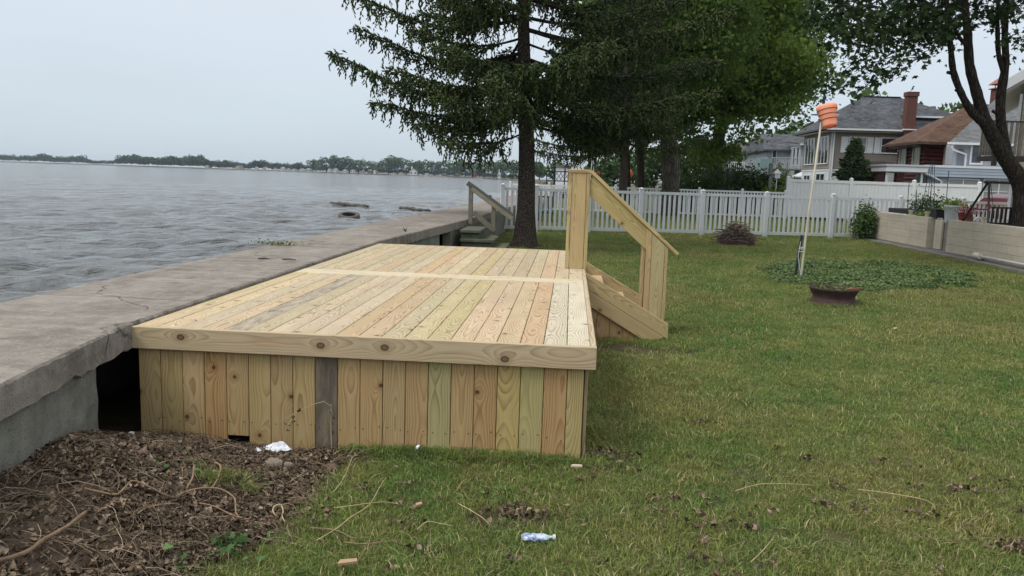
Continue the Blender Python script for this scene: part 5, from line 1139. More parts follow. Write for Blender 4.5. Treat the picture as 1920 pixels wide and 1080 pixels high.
b = MB(); b.lathe([(.18, 0), (.185, .04), (.225, .42), (.235, .43), (.235, .47), (.215, .47), (.21, .40), (.0001, .39)], 24); b.build('pot', M_pot, t, smooth=True); leaves_on(t, (10.30, 22.5, 1.29), .26, .20, 320, .085, M_lime, 1, 'foliage')
t = empty('terracotta_pot', (10.16, 21.25, TZ), 0, 'terracotta pot of red flowers in front of the other red pot', 'flower pot'); b = MB(); b.lathe([(.085, 0), (.125, .17), (.14, .17), (.14, .21), (.12, .21), (.0001, .19)], 20); b.build('pot', M_terra, t, smooth=True); leaves_on(t, (10.16, 21.25, 1.16), .19, .16, 150, .045, M_flow, 2, 'flowers'); leaves_on(t, (10.16, 21.25, 1.13), .18, .12, 90, .045, M_hedge, 3, 'foliage')
t = empty('red_pot', (10.22, 21.75, TZ), 0, 'darker red flower pot partly hidden behind the terracotta pot', 'flower pot'); b = MB(); b.lathe([(.09, 0), (.13, .18), (.14, .2), (.12, .2), (.0001, .18)], 20); b.build('pot', plain('red_glaze', (.22, .035, .03), .5), t, smooth=True); leaves_on(t, (10.22, 21.75, 1.14), .2, .2, 150, .05, M_flow, 4, 'flowers')
b = MB(); b.box(10.08, 10.32, 20.75, 21.65, .88, .972); tag(b.build('stone_slab', M_foot), 'flat grey slab under the terracotta pot on the wall', 'slab')
t = empty('cat_figurine', (10.2, 20.95, .972), 0, 'small white animal figurine beside the terracotta pot', 'figurine'); b = MB(); b.tube([(-.05, .04, 0), (-.05, .03, .06), (-.01, 0, .10), (.05, -.02, .11), (.06, -.02, 0)], [.03, .035, .035, .03, .02], 8); b.tube([(-.06, .04, .09), (-.07, .04, .17)], [.03, .028], 8); b.build('body', M_trim, t, smooth=True); b = MB(); b.tube([(-.085, .05, .17), (-.09, .05, .21)], [.013, .003], 5); b.tube([(-.055, .04, .17), (-.05, .04, .21)], [.013, .003], 5); b.build('ear', M_trim, t)
t = empty('planter_box', (10.2, 23.05, .98), 0, 'square black plastic planter at the corner of the wall gap', 'planter'); b = MB(); b.box(-.16, .16, -.16, .16, 0, .22); b.box(-.185, .185, -.185, .185, .20, .235); b.build('box', M_blk, t, bevel=.01); b = MB(); b.box(-.15, .15, -.15, .15, .236, .24); b.build('soil', M_stick, t)
t = empty('long_planter', (10.35, 25.3, .98), 0, 'long low black raised bed edge with tomato plants behind it on the wall', 'planter'); b = MB(); b.box(-.04, .04, -1.6, 1.6, 0, .14); b.box(-.04, .7, 1.601, 1.66, 0, .14); b.box(-.04, .7, -1.66, -1.601, 0, .14); b.build('board', M_blk, t)
for i, (y, h, lb) in enumerate(((25.2, .62, 'tallest bushy tomato plant, under the wire cage on the wall'), (24.5, .5, 'middle tomato plant on the wall, left of the thin stake'), (23.9, .36, 'lowest tomato plant near the wall gap'), (25.7, .45, 'leftmost tomato plant behind the long black bed edge'))):
    t = empty('tomato_plant', (10.75, y, .9), 0, lb, 'plant', 'tomato plants on the terrace'); b = MB()
    for k in range(6): b.tube([(0, 0, 0), (rs.uniform(-.1, .1), rs.uniform(-.1, .1), h*.6), (rs.uniform(-.2, .2), rs.uniform(-.2, .2), h)], [.01, .007, .003], 4)
    b.build('stem', M_hedge, t); leaves_on(t, (10.75, y, .95), .33, h, 520, .07, M_hedge, 60+i, 'leaves')
t = empty('lime_herb', (10.25, 24.0, .98), 0, 'low lime green plant spilling over the wall top', 'plant'); leaves_on(t, (10.2, 24.0, .98), .26, .1, 240, .06, M_lime, 9, 'leaves')
cg = empty('wire_cage', (10.75, 25.1, .9), 0, 'tall pyramid of thin wire stakes rising above the tomato plants', 'plant support'); b = MB()
for a_, c_ in ((-.13, -.18), (.13, -.18), (-.13, .18), (.13, .18)): b.tube([(a_, c_, 0), (a_*.2, c_*.2, 1.75)], .008, 4)
b.build('stake', M_blk, cg)
for i, (y, h, lb) in enumerate(((26.2, .95, 'thin dark garden stake furthest left above the wall'), (25.6, .75, 'short thin garden stake left of the tomato plants'), (24.6, .8, 'short thin garden stake between tomato plants'), (23.6, 1.3, 'tallest thin garden stake, left of the white planter'))):
    b = MB(); b.tube([(10.6, y, .9), (10.58, y+.02, .98+h)], .011, 5); tag(b.build('garden_stake', M_balcd), lb, 'stake', 'thin stakes on the terrace')
for i, (y, lb) in enumerate(((24.55, 'tan cylinder cap on the wall by the long black bed edge'), (23.45, 'tan cylinder cap on the wall next to the black square planter'), (20.25, 'tan cylinder cap on the wall beneath the dark swing frame'))):
    b = MB(); b.lathe([(.055, 0), (.055, .10), (.075, .105), (.075, .145), (.0001, .15)], 16, (10.04, y, .975)); tag(b.build('wall_light', M_tan, smooth=False), lb, 'wall light', 'small tan caps on the block wall')
# swing frame with slatted bench
sw_ = empty('garden_swing', (10.7, 20.6, .87), 0, 'dark metal garden swing frame with a black slatted bench by the forked maple', 'garden swing'); b = MB()
b.tube([(10.05, 20.5, 1.965), (12.2, 20.9, 1.965)], .032, 8); ch(b.build('top_bar', M_blk), sw_)
for p_ in (((10.16, 20.5, 1.96), (9.99, 20.0, 1.0)), ((10.13, 20.5, 1.96), (9.98, 21.3, .9)), ((12.0, 20.9, 1.96), (12.1, 20.2, .87)), ((12.0, 20.9, 1.96), (12.1, 21.6, .87))): b = MB(); b.tube(p_, .028, 8); ch(b.build('leg', M_blk), sw_)
b = MB(); b.tube([(10.05, 20.2, 1.3), (10.05, 20.9, 1.3)], .018, 6); ch(b.build('brace', M_blk), sw_)
for x_ in (10.25, 11.7): b = MB(); b.tube([(x_-.03, 20.55, 1.95), (x_+.07, 20.5, 1.36)], .008, 5); ch(b.build('chain', M_blk), sw_)
b = MB(); b.box(10.25, 11.7, 20.42, 20.47, 1.335, 1.375); b.box(10.25, 11.7, 20.42, 20.47, .955, .995); b.box(10.25, 11.7, 20.0, 20.40, .93, .955); ch(b.build('bench_frame', M_blk), sw_)
km = None
for k in range(14):
    o = MB().box(-.022, .022, -.014, .014, .996, 1.334).build('slat', M_blk) if km is None else link('slat', km); km = o.data; ch(o, sw_); o.location = (10.29+.105*k, 20.445, 0)
b = MB(); b.tube([(10.93, 19.3, .9), (10.80, 19.6, 1.16)], .012, 5); tag(b.build('leaning_stick', M_stick2), 'pale stick leaning at the foot of the forked maple trunk', 'stick')

# ------------------------------------------------------------------ parked cars beyond the fences
def car(loc, rz, col, label, h=1.62, ln=4.6, group=None):
    t = empty('parked_car', loc, rz, label, 'car', group); k = h/1.62; Mb = plain('paint_'+'_'.join('%02d' % int(c*100) for c in col), col, .25, .6, var=.02)
    prof = [(-2.3, .35), (-2.3, .85), (-2.1, .98), (-1.55, 1.02), (-1.0, 1.03), (-.45, 1.50), (0.1, 1.62), (1.3, 1.60), (1.95, 1.08), (2.25, 1.0), (2.3, .6), (2.3, .35)]
    def half(y): return .90
    b = MB(); n = len(prof); rows = []
    for sy, ins, dz in ((-1, .0, 0), (-1, .06, 0), (1, .06, 0), (1, 0, 0)):
        rows.append([(x*ln/4.6, sy*(.9-(max(0, z-1.0)*.32)-0*ins), z*k) for x, z in prof])
    vs = rows[0]+rows[3]; fs = [(i, (i+1) % n, n+(i+1) % n, n+i) for i in range(n)]+[tuple(range(n))[::-1], tuple(range(n, 2*n))]; b.add(vs, fs); b.build('body', Mb, t, bevel=.05)
    gw = MB()
    for sy in (-1, 1):
        P_ = [(-.85, 1.08), (-.40, 1.46), (.1, 1.55), (1.15, 1.54), (1.6, 1.10)]; gw.add([(x*ln/4.6, sy*(.912-(max(0, z-1.0)*.32)), z*k) for x, z in P_], [tuple(range(5)) if sy < 0 else tuple(range(5))[::-1]])
    gw.build('side_window', M_glass, t)
    for s_ in (-1, 1): b = MB(); b.box(-2.325, -2.29, s_*.62-.16, s_*.62+.16, .68*k, .82*k); b.build('headlight', M_trim, t)
    for x_ in (-1.4, 1.42):
        for s_ in (-1, 1):
            b = MB(); b.lathe([(.2, -.1), (.33, -.1), (.35, -.06), (.35, .06), (.33, .1), (.2, .1)], 18); o = b.build('wheel', M_blk, t); o.location = (x_*ln/4.6, s_*.84, .35); o.rotation_euler = (R(90), 0, 0)
            b = MB(); b.lathe([(.0001, s_*-.07), (.2, s_*-.06)], 12); b.build('hub', M_gut, o)
    return t
car((20.6, 47.3, .80), .0, (.09, .012, .025), 'dark red car roof showing above the tall white fence', 1.65, 3.6); car((15.3, 29.6, .08), .1, (.10, .012, .025), 'dark red car behind the garden swing frame', 1.60, 3.4)
car((8.0, 46.8, 0), .05, (.28, .02, .03), 'red car parked behind the farther picket fence', 1.35, 3.4); car((10.4, 49.2, 0), .2, (.6, .6, .6), 'white car parked right of the red one behind the farther picket fence', 1.35, 3.2)
# birdhouse
t = empty('birdhouse', (11.2, 45.2, 0), 0, 'white birdhouse on a grey post among the yellow-green bushes', 'birdhouse'); b = MB(); b.box(-.09, .09, -.09, .09, 0, 2.9); o = b.build('post', plain('grey_post', (.20, .20, .19), .8), t); o.location = (-.35, 0, 0)
b = MB(); b.box(-.14, .14, -.14, .14, 2.1, 2.36); b.build('box', M_trim, t); b = MB(); b.add([(-.2, -.2, 2.365), (.2, -.2, 2.365), (.2, .2, 2.365), (-.2, .2, 2.365), (0, 0, 2.62)], [(0, 1, 4), (1, 2, 4), (2, 3, 4), (3, 0, 4), (3, 2, 1, 0)]); b.build('roof', M_trim, t); b = MB(); b.bar((0, 0, 0), (0, 0, 2.09), .05); b.build('pole', M_trim, t)
# red lattice panel, orange umbrella, distant windsock and pole
t = empty('lattice_fence', (-1.8, 68, 0), .05, 'dark and red lattice fence beyond the seaward end of the farther fence', 'fence'); b = MB(); b2 = MB()
for k in range(12):
    for d_ in (-1, 1): (b if k < 6 else b2).bar((-.2+.33*k, 0, 1.55 if d_ > 0 else 2.25), (.3+.33*k, 0, 2.25 if d_ > 0 else 1.55), .07, .04)
for z_ in (1.5, 2.3): b.bar((-.3, -.05, z_), (2.0, -.05, z_), .08); b2.bar((2.0, -.05, z_), (4.2, -.05, z_), .08)
for k in range(4): b.bar((-.3+1.5*k, .04, 0), (-.3+1.5*k, .04, 2.35), .09)
b.build('dark_lattice', M_blk, t)['kind'] = 'stuff'; b2.build('red_lattice', plain('red_paint', (.5, .03, .04), .5), t)
t = empty('garden_umbrella', (3.75, 62, 0), 0, 'orange-red folded shape of a garden umbrella peeping over the farther fence', 'umbrella'); b = MB(); b.lathe([(.30, 2.1), (.28, 2.35), (.18, 2.58), (.03, 2.68)], 12); b.build('canopy', plain('orange_red_cloth', (.6, .09, .05), .6), t, rot=(0, R(14), 0)); b = MB(); b.bar((0, 0, 0), (0, 0, 2.3), .05); b.build('pole', M_gut, t)
t = empty('distant_windsock', (1.9, 72, 0), 0, 'small red and white windsock on a pole far behind the upper newel post', 'windsock'); b = MB(); b.tube([(0, 0, 0), (0, 0, 4.0)], .03, 5); b.build('pole', M_gut, t); b = MB(); b.tube([(0, 0, 3.95), (.3, 0, 3.88), (.62, 0, 3.55)], [.14, .11, .06], 8); b.build('sock', plain('red_white_sock', (.75, .35, .30), .6), t)
b = MB(); b.tube([(1.45, 66, 0), (1.62, 66, 4.25)], .035, 5); tag(b.build('thin_pole', M_gut), 'thin bare pole left of the distant windsock', 'pole')
t = empty('roof_cabin', (-1.3, 120, 0), 0, 'small white cabin high among trees left of the thin pole', 'house')
for i, (x_, z_) in enumerate(((-.2, 3.3), (2.1, 4.6))): b = MB(); b.box(x_-.9, x_+.9, 0, 3, 0, z_); b.build('wall', M_trim, t); b = MB(); b.box(x_-1.1, x_+1.1, -.2, 3.2, z_+.01, z_+.35); b.build('roof', roofm[i], t)
b = MB(); b.tube([(-.5, 30, .1), (0, 30.1, .5), (.7, 30, .1)], .03, 6)
t = empty('garden_chair', (-.9, 31, 0), .3, 'dark metal garden chair with teal cushion seen through the nearer picket fence', 'chair'); b = MB(); b.box(-.3, .3, -.28, .28, .38, .43); b.build('seat', M_blk, t); b = MB(); b.box(-.27, .27, -.25, .25, .435, .52); b.build('cushion', plain('teal_cloth', (.10, .22, .20), .8), t); b = MB(); [b.bar((x_, .28, .40), (x_, .38, 1.0), .04) for x_ in (-.28, -.14, 0, .14, .28)]; b.bar((-.3, .38, 1.0), (.3, .38, 1.0), .05); b.build('backrest', M_blk, t)
for x_ in (-.27, .27):
    for y_ in (-.25, .25): b = MB(); b.bar((x_, y_, 0), (x_, y_, .378), .04); b.build('leg', M_blk, t)
t = empty('bird', (30.5, 85, 12.2), .4, 'small dark bird flying left of the brick chimney', 'bird'); b = MB(); b.tube([(-.16, 0, 0), (0, 0, .02), (.14, 0, 0)], [.01, .05, .01], 6); b.build('body', M_blk, t); 
for s_ in (-1, 1): b = MB(); b.add([(-.03, 0, .02), (.06, 0, .02), (.0, s_*.28, .12), (-.05, s_*.25, .12)], [(0, 1, 2, 3)]); b.build('wing', M_blk, t)

# ------------------------------------------------------------------ grass
M_grass = None
g = new('grass_blade'); p = g.pos(); rn = g.n('Attribute', attribute_name='rnd').outputs['Fac']; hh = g.n('Attribute', attribute_name='hgt').outputs['Fac']; ir = g.n('ObjectInfo').outputs['Random']
n1 = g.noise(p, .75, 4, .6); n2 = g.noise(p, 3.1, 3, .6); n3 = g.noise(p, .23, 3, .5)
c = g.mix(g.map(n1, .36, .64), (.135, .228, .052), (.215, .268, .066)); c = g.mix(g.map(n2, .5, .72, 0., .65), c, (.29, .275, .09)); c = g.mix(g.map(n2, .28, .45, .6, 0.), c, (.09, .17, .062))
c = g.mix(g.map(n3, .48, .62, 0., .45), c, (.29, .25, .09))
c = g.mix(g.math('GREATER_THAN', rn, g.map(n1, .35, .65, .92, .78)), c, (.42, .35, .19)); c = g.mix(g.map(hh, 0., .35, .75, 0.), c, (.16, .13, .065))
c = g.n('VectorMath', {0: c, 'Scale': g.math('MULTIPLY', g.map(g.math('FRACT', g.math('MULTIPLY', rn, 7.13)), 0, 1, .50, 1.55), g.map(ir, 0, 1, .88, 1.12))}, operation='SCALE').outputs[0]
d = g.bsdf(c, .6, .25); t_ = g.n('BsdfTranslucent', {'Color': c}).outputs[0]; ms = g.n('MixShader', {0: .4}); g.t.links.new(d, ms.inputs[1]); g.t.links.new(t_, ms.inputs[2]); M_grass = g.done(ms.outputs[0])
def tuft(seed, n, R_, h0, h1, w_, lean=.55, round_=True):
    rg = np.random.default_rng(seed); r_ = R_*np.sqrt(rg.random(n)); a = rg.uniform(0, 6.28, n); B = np.stack([r_*np.cos(a), r_*np.sin(a), np.full(n, -.008)], 1)
    h = rg.uniform(h0, h1, n)*(1-.35*(r_/R_)**2); da = rg.uniform(0, 6.28, n); ln = rg.gamma(2., lean/2, n)*h; D = np.stack([np.cos(da), np.sin(da), np.zeros(n)], 1); s = np.stack([-np.sin(da+rg.normal(0, .6, n)), np.cos(da), np.zeros(n)], 1)*(w_*rg.uniform(.6, 1.2, n))[:, None]*.5
    M = B+D*(ln*.35)[:, None]; M[:, 2] += h*.6; T_ = B+D*ln[:, None]; T_[:, 2] += h*(1-.25*np.minimum(ln/h, 1.6))
    V = np.stack([B-s, B+s, M+s*.8, M-s*.8, T_], 1).reshape(-1, 3); b0 = np.arange(n)[:, None, None]*5; F = (b0+np.array([(0, 1, 2), (0, 2, 3), (3, 2, 4)])[None]).reshape(-1, 3)
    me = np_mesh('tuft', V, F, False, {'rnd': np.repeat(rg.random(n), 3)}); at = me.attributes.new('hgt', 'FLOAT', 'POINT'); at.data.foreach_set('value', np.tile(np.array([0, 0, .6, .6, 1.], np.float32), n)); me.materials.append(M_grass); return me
def scatter(name, P, ROT, SC, IDX, variants, label):
    """one object: points that carry copies of the variants"""
    cc = bpy.data.collections.new(name+'_kinds')
    for i, me in enumerate(variants): o = bpy.data.objects.new('%s_kind_%02d' % (name, i), me); cc.objects.link(o)
    me = bpy.data.meshes.new(name); n = len(P); me.vertices.add(n); me.vertices.foreach_set('co', np.asarray(P, np.float32).ravel())
    for nm, ty, arr in (('rot', 'FLOAT_VECTOR', ROT), ('sc', 'FLOAT', SC), ('idx', 'INT', IDX)):
        at = me.attributes.new(nm, ty, 'POINT'); at.data.foreach_set('vector' if ty == 'FLOAT_VECTOR' else 'value', np.asarray(arr, np.int32 if ty == 'INT' else np.float32).ravel())
    ng = bpy.data.node_groups.new(name, 'GeometryNodeTree'); ng.interface.new_socket('Geometry', in_out='INPUT', socket_type='NodeSocketGeometry'); ng.interface.new_socket('Geometry', in_out='OUTPUT', socket_type='NodeSocketGeometry')
    N = ng.nodes; gi = N.new('NodeGroupInput'); go = N.new('NodeGroupOutput'); ip = N.new('GeometryNodeInstanceOnPoints'); ci = N.new('GeometryNodeCollectionInfo'); ci.inputs[0].default_value = cc; ci.inputs['Separate Children'].default_value = True; ci.inputs['Reset Children'].default_value = True
    def na(nm, ty): a = N.new('GeometryNodeInputNamedAttribute'); a.data_type = ty; a.inputs[0].default_value = nm; return a.outputs[0]
    l = ng.links.new; l(gi.outputs[0], ip.inputs['Points']); l(ci.outputs[0], ip.inputs['Instance']); ip.inputs['Pick Instance'].default_value = True; l(na('idx', 'INT'), ip.inputs['Instance Index'])
    er = N.new('FunctionNodeEulerToRotation'); l(na('rot', 'FLOAT_VECTOR'), er.inputs[0]); l(er.outputs[0], ip.inputs['Rotation']); l(na('sc', 'FLOAT'), ip.inputs['Scale']); l(ip.outputs[0], go.inputs[0])
    o = link(name, me); md = o.modifiers.new('scatter', 'NODES'); md.node_group = ng; tag(o, label, kind='stuff'); return o
tufts = [tuft(300+i, 150, .13, .025, .052, .0042) for i in range(5)]+[tuft(310+i, 130, .15, .035, .075, .0048, .8) for i in range(2)]+[tuft(320, 70, .10, .06, .11, .005, .9)]
rg = np.random.default_rng(99)
def inside_deck(x, y): return ((x > -2.75) & (x < .13) & (y > 4.80) & (y < 11.2)) | ((x > .1) & (x < 1.02) & (y > 8.63) & (y < 9.95))
def pts(n, x0, x1, y0, y1):
    x = rg.uniform(x0, x1, n); y = rg.uniform(y0, y1, n)
    ok = (rg.random(n) > dirt(x, y)*1.05) & ~inside_deck(x, y) & (x > np.interp(y, [0, 5, 11, 20, 28], [-2.3, -2.6, -2.65, -2.05, -1.85])+.06) & (x < 9.62) & (x < (y+1.)*.70+1.1) & ~((x < -1.25) & (y > 16.3) & (y < 17.7) & (x > -2.3)); return x[ok], y[ok]
GP = []
for n_, ar, s0, s1 in ((5200, (-1.8, 4.6, 2.7, 5.6), .75, 1.1), (5600, (-.4, 6.5, 5.6, 9.), .85, 1.2), (7000, (-3, 9.7, 9., 15.), 1., 1.4), (7500, (-3, 9.7, 15, 25.2), 1.2, 1.8)):
    x, y = pts(n_, *ar); GP.append(np.stack([x, y, gz(x, y), rg.uniform(s0, s1, len(x))], 1))
x = rg.uniform(-3, 12, 6500); y = rg.uniform(25.2, 42, 6500); ok = (x < 9.7) | (y > 28.7); x, y = x[ok], y[ok]; GP.append(np.stack([x, y, gz(x, y), rg.uniform(1.6, 2.4, len(x))], 1))
# longer uncut fringe along the boards and posts
fx_ = []; 
for k in range(130): fx_.append((rg.uniform(-1.3, .25), rg.uniform(4.66, 4.76)))
for k in range(90): fx_.append((rg.uniform(.20, .30), rg.uniform(4.8, 8.5)))
for k in range(80): a = rg.uniform(0, 6.28); fx_.append((3.97+.40*math.cos(a), 12.15+.40*math.sin(a)))
for k in range(160): xx = rg.uniform(-1, 8.9); fx_.append((xx, fy(xx)+rg.normal(0, .08)))
for k in range(50): fx_.append((4.27+rg.normal(0, .12), 15.1+rg.normal(0, .1)))
for k in range(120): fx_.append((9.60, rg.uniform(13, 28)))
fa = np.array(fx_); ok = rg.random(len(fa)) > dirt(fa[:, 0], fa[:, 1])*.75; fa = fa[ok]; FP = np.stack([fa[:, 0], fa[:, 1], gz(fa[:, 0], fa[:, 1]), rg.uniform(.5, 1.0, len(fa))], 1)
G_ = np.concatenate(GP+[FP]); nG = len(G_); idx = rg.integers(0, 7, nG); idx[-len(FP):] = 7
hv = fnoise(G_[:, 0], G_[:, 1], 1.9, 5); scz = G_[:, 3]*(1+.25*hv)
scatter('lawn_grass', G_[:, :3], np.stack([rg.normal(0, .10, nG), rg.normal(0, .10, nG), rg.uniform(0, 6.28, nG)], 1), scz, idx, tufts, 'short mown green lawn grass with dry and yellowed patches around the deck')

# ivy / strawberry-like ground cover patch
g_ = np.random.default_rng(41)
def low_clump(seed, mat, n=90, R_=.18, ls=.038):
    rg = np.random.default_rng(seed); r_ = R_*np.sqrt(rg.random(n)); a = rg.uniform(0, 6.28, n); P = np.stack([r_*np.cos(a), r_*np.sin(a), .02+.07*(1-(r_/R_)**2)*rg.uniform(.5, 1.1, n)], 1); V, F = leaf_quads(P, ls, rg, .9, .8); me = np_mesh('clump', V, F, False, {'rnd': np.repeat(rg.random(n), 2)}); me.materials.append(mat); return me
M_ivy = leafmat('ground_cover_leaf', (.085, .14, .05), (.12, .175, .065), (.17, .22, .09), 1.5, .2)
n = 5200; x = g_.uniform(3.6, 9.6, n); y = g_.uniform(13.6, 19.8, n)
r = ((x-(4.0+.42*(y-13.5)+.75))/2.05)**2+((y-16.4)/2.5)**2+.35*fnoise(x, y, 1.6, 4, 5); ok = (g_.random(n) < np.clip((1.05-r)*2.2, 0, .9)) & (fnoise(x, y, 3.3, 4, 9) > -.25) & (x < 9.5); x, y = x[ok], y[ok]; nI = len(x)
scatter('ground_cover', np.stack([x, y, gz(x, y)], 1), np.stack([g_.normal(0, .1, nI), g_.normal(0, .1, nI), g_.uniform(0, 6.28, nI)], 1), g_.uniform(.7, 1.35, nI), g_.integers(0, 4, nI), [low_clump(500+i, M_ivy) for i in range(4)], 'oval patch of dark green leafy ground cover around the windsock pole')

# ------------------------------------------------------------------ leaf litter and twigs
def col_attr(name, stops, rough=.85, trans=0.):
    g = new(name); rn = g.n('Attribute', attribute_name='rnd').outputs['Fac']; p = g.pos(); n1 = g.noise(p, 60, 3); c = g.ramp(rn, stops); c = g.n('VectorMath', {0: c, 'Scale': g.map(n1, .3, .7, .75, 1.2)}, operation='SCALE').outputs[0]; return g.done(g.bsdf(c, rough, .2))
M_dead = col_attr('dead_leaf', [(0, (.060, .042, .029)), (.45, (.125, .090, .060)), (.8, (.22, .162, .112)), (1, (.34, .26, .185))])
def crumpled(P, size, rg):
    """curled dead leaves: 3x3 bent patches"""
    n = len(P); a, b_, c_ = rot_rand(n, rg, 2.2); sz = (size*rg.uniform(.5, 1.3, n)); cu = rg.uniform(-1.4, 1.4, n); cv = rg.uniform(-1.1, 1.1, n); V = []
    grid = [(i/2-.5, j/2-.5) for j in range(3) for i in range(3)]
    sh = {(-.5, -.5): .55, (.5, -.5): .6, (-.5, .5): .6, (.5, .5): .5}
    for (u, v) in grid:
        k = sh.get((u, v), 1.); jj = rg.uniform(.75, 1.25, n)*k
        V.append(P+a*(u*sz*jj)[:, None]+b_*(v*sz*jj*.8)[:, None]+c_*((cu*u*u+cv*v*v+rg.normal(0, .12, n))*sz)[:, None])
    V = np.stack(V, 1).reshape(-1, 3); q = []
    for j in range(2):
        for i in range(2): k = j*3+i; q += [(k, k+1, k+4), (k, k+4, k+3)]
    F = (np.arange(n)[:, None, None]*9+np.array(q)[None]).reshape(-1, 3); return V, F
n = 38000; x = rg.uniform(-2.75, -.75, n); y = rg.uniform(2.6, 4.85, n); dm = dirt(x, y); ok = (rg.random(n) < dm*(.16+.84*sm((fnoise(x, y, 3., 4, 11)+.35)/.5))) & (x > np.interp(y, [3.2, 4.28, 5], [-2.52, -2.70, -2.74])) & ((y < 4.74) | (x < -2.72)); x, y = x[ok], y[ok]
P = np.stack([x, y, gz(x, y)+rg.uniform(.0, .022, len(x))], 1); V, F = crumpled(P, .034*rg.uniform(.5, 1.25, len(P)), rg); tag(link('leaf_litter', np_mesh('leaf_litter', V, F, False, {'rnd': np.repeat(rg.random(len(P)), 8)}), M_dead), 'bed of crumpled brown dead leaves on the soil at the seawall corner', kind='stuff')
# scattered clusters in the grass
CL = []
for k in range(150):
    cx, cy = rg.uniform(-1.2, 4.2), rg.uniform(2.9, 5.2)
    if cy > 4.55 and cx < .3: continue
    if rg.random() < (.25 if cy > 4.3 else 0): continue
    m_ = rg.integers(1, 9); CL.append(np.stack([cx+rg.normal(0, .035, m_), cy+rg.normal(0, .02, m_)], 1))
for (cx, cy, m_, s_) in ((-.20, 3.9, 90, .10), (.28, 4.85, 50, .08), (2.25, 3.86, 70, .08), (2.3, 4.6, 40, .07), (.7, 3.95, 40, .2), (1.0, 5.6, 12, .05), (1.9, 4.2, 25, .06), (1.45, 4.25, 20, .06), (.6, 4.2, 14, .06)): CL.append(np.stack([cx+rg.normal(0, s_, m_), cy+rg.normal(0, s_*.4, m_)], 1))
Q = np.concatenate(CL); P = np.stack([Q[:, 0], Q[:, 1], gz(Q[:, 0], Q[:, 1])+rg.uniform(.02, .05, len(Q))], 1); V, F = crumpled(P, .032, rg); tag(link('fallen_leaves', np_mesh('fallen_leaves', V, F, False, {'rnd': np.repeat(rg.random(len(P)), 8)}), M_dead), 'brown dead leaf scraps scattered over the near lawn', kind='stuff')
def curve_pts(p0, ang, ln, wob, n, rg_, lift=.02):
    x, y = p0; a = ang; out_ = []; z = 0
    for k in range(n+1):
        out_.append((x, y, float(gz(x, y))+.018+lift*math.sin(PI*k/n)+abs(rg_.gauss(0, .004)))); a += rg_.gauss(0, wob); x += math.cos(a)*ln/n; y += math.sin(a)*ln/n
    return out_
def twigs(name, n, area, label, mat, r0=.0016, l0=.05, l1=.26, mask=None, wob=.22):
    rg_ = random.Random(len(name)*7+n); b = MB(); k = 0; tries = 0; rnl = []
    while k < n and tries < n*20:
        tries += 1; x, y = rg_.uniform(area[0], area[1]), rg_.uniform(area[2], area[3])
        if mask and rg_.random() > mask(x, y): continue
        m_ = rg_.choice((3, 4, 6)); p_ = curve_pts((x, y), rg_.uniform(0, 6.28), rg_.uniform(l0, l1), wob, m_, rg_, rg_.uniform(0, .03)); nf = len(b.f); b.tube(p_, [r0*rg_.uniform(.6, 1.6)*(1-.5*i/m_) for i in range(m_+1)], 3, False); rnl += [rg_.random()]*(len(b.f)-nf); k += 1
    o = b.build(name, mat); at = o.data.attributes.new('rnd', 'FLOAT', 'FACE'); at.data.foreach_set('value', rnl); tag(o, label, kind='stuff'); return o
M_twig = col_attr('dry_stems', [(0, (.07, .048, .032)), (.5, (.14, .10, .068)), (.8, (.26, .19, .13)), (1, (.42, .33, .23))])
inwall = lambda x, y: x > np.interp(y, [3.2, 4.28, 5], [-2.52, -2.70, -2.74])
twigs('dry_stems', 1250, (-2.6, -1.0, 2.8, 4.72), 'tangle of thin dry stems and roots over the dead leaves', M_twig, .0014, mask=lambda x, y: float(dirt(x, y))*.9 if inwall(x, y) else 0)
twigs('lawn_straw', 240, (-1.3, 3.4, 2.9, 5.0), 'thin pale straws lying loose across the near grass', M_twig, .0013, .06, .28, mask=lambda x, y: 0. if (y > 4.7 and x < .2) else .7+.3*(x < 0))
for x0_, y0_ in (): pass
def root(name, P2, r0, r1, mat, label, cat, lift=.02, n=8, z=None):
    """a single hand-placed stem through ground points (x, y, height above ground)"""
    P = [Vector((x, y, float(gz(x, y))+h)) for x, y, h in P2]; Q = []
    for i in range(len(P)-1):
        p0 = P[max(i-1, 0)]; p1 = P[i]; p2 = P[i+1]; p3 = P[min(i+2, len(P)-1)]
        for k in range(4): f = k/4; Q.append(.5*((2*p1)+(-p0+p2)*f+(2*p0-5*p1+4*p2-p3)*f*f+(-p0+3*p1-3*p2+p3)*f**3))
    Q.append(P[-1]); m_ = len(Q)-1; b = MB(); b.tube(Q, [r0+(r1-r0)*i/m_+.12*r0*math.sin(i*1.9) for i in range(m_+1)], n); return tag(b.build(name, mat, smooth=True), label, cat)
M_root = plain('tan_root', (.27, .18, .11), .8, var=.2, scale=30); M_bk = plain('brown_branch', (.20, .135, .085), .85, var=.3, scale=30); M_straw = plain('pale_straw', (.46, .36, .20), .7, var=.15)
root('branch', [(-2.14, 2.62, .03), (-2.05, 2.77, .04), (-2.03, 2.87, .05), (-2.01, 2.98, .06), (-2.0, 3.1, .07)], .010, .008, M_bk, 'thick bare brown branch lying diagonally at the lower left corner', 'branch')
root('root', [(-2.16, 3.34, .02), (-2.09, 3.36, .03), (-2.03, 3.38, .03), (-2.02, 3.44, .05), (-2.0, 3.47, .07), (-1.94, 3.5, .05), (-1.89, 3.53, .03), (-1.85, 3.56, .02)], .005, .003, M_root, 'arched tan root furthest left on the leaf litter', 'root')
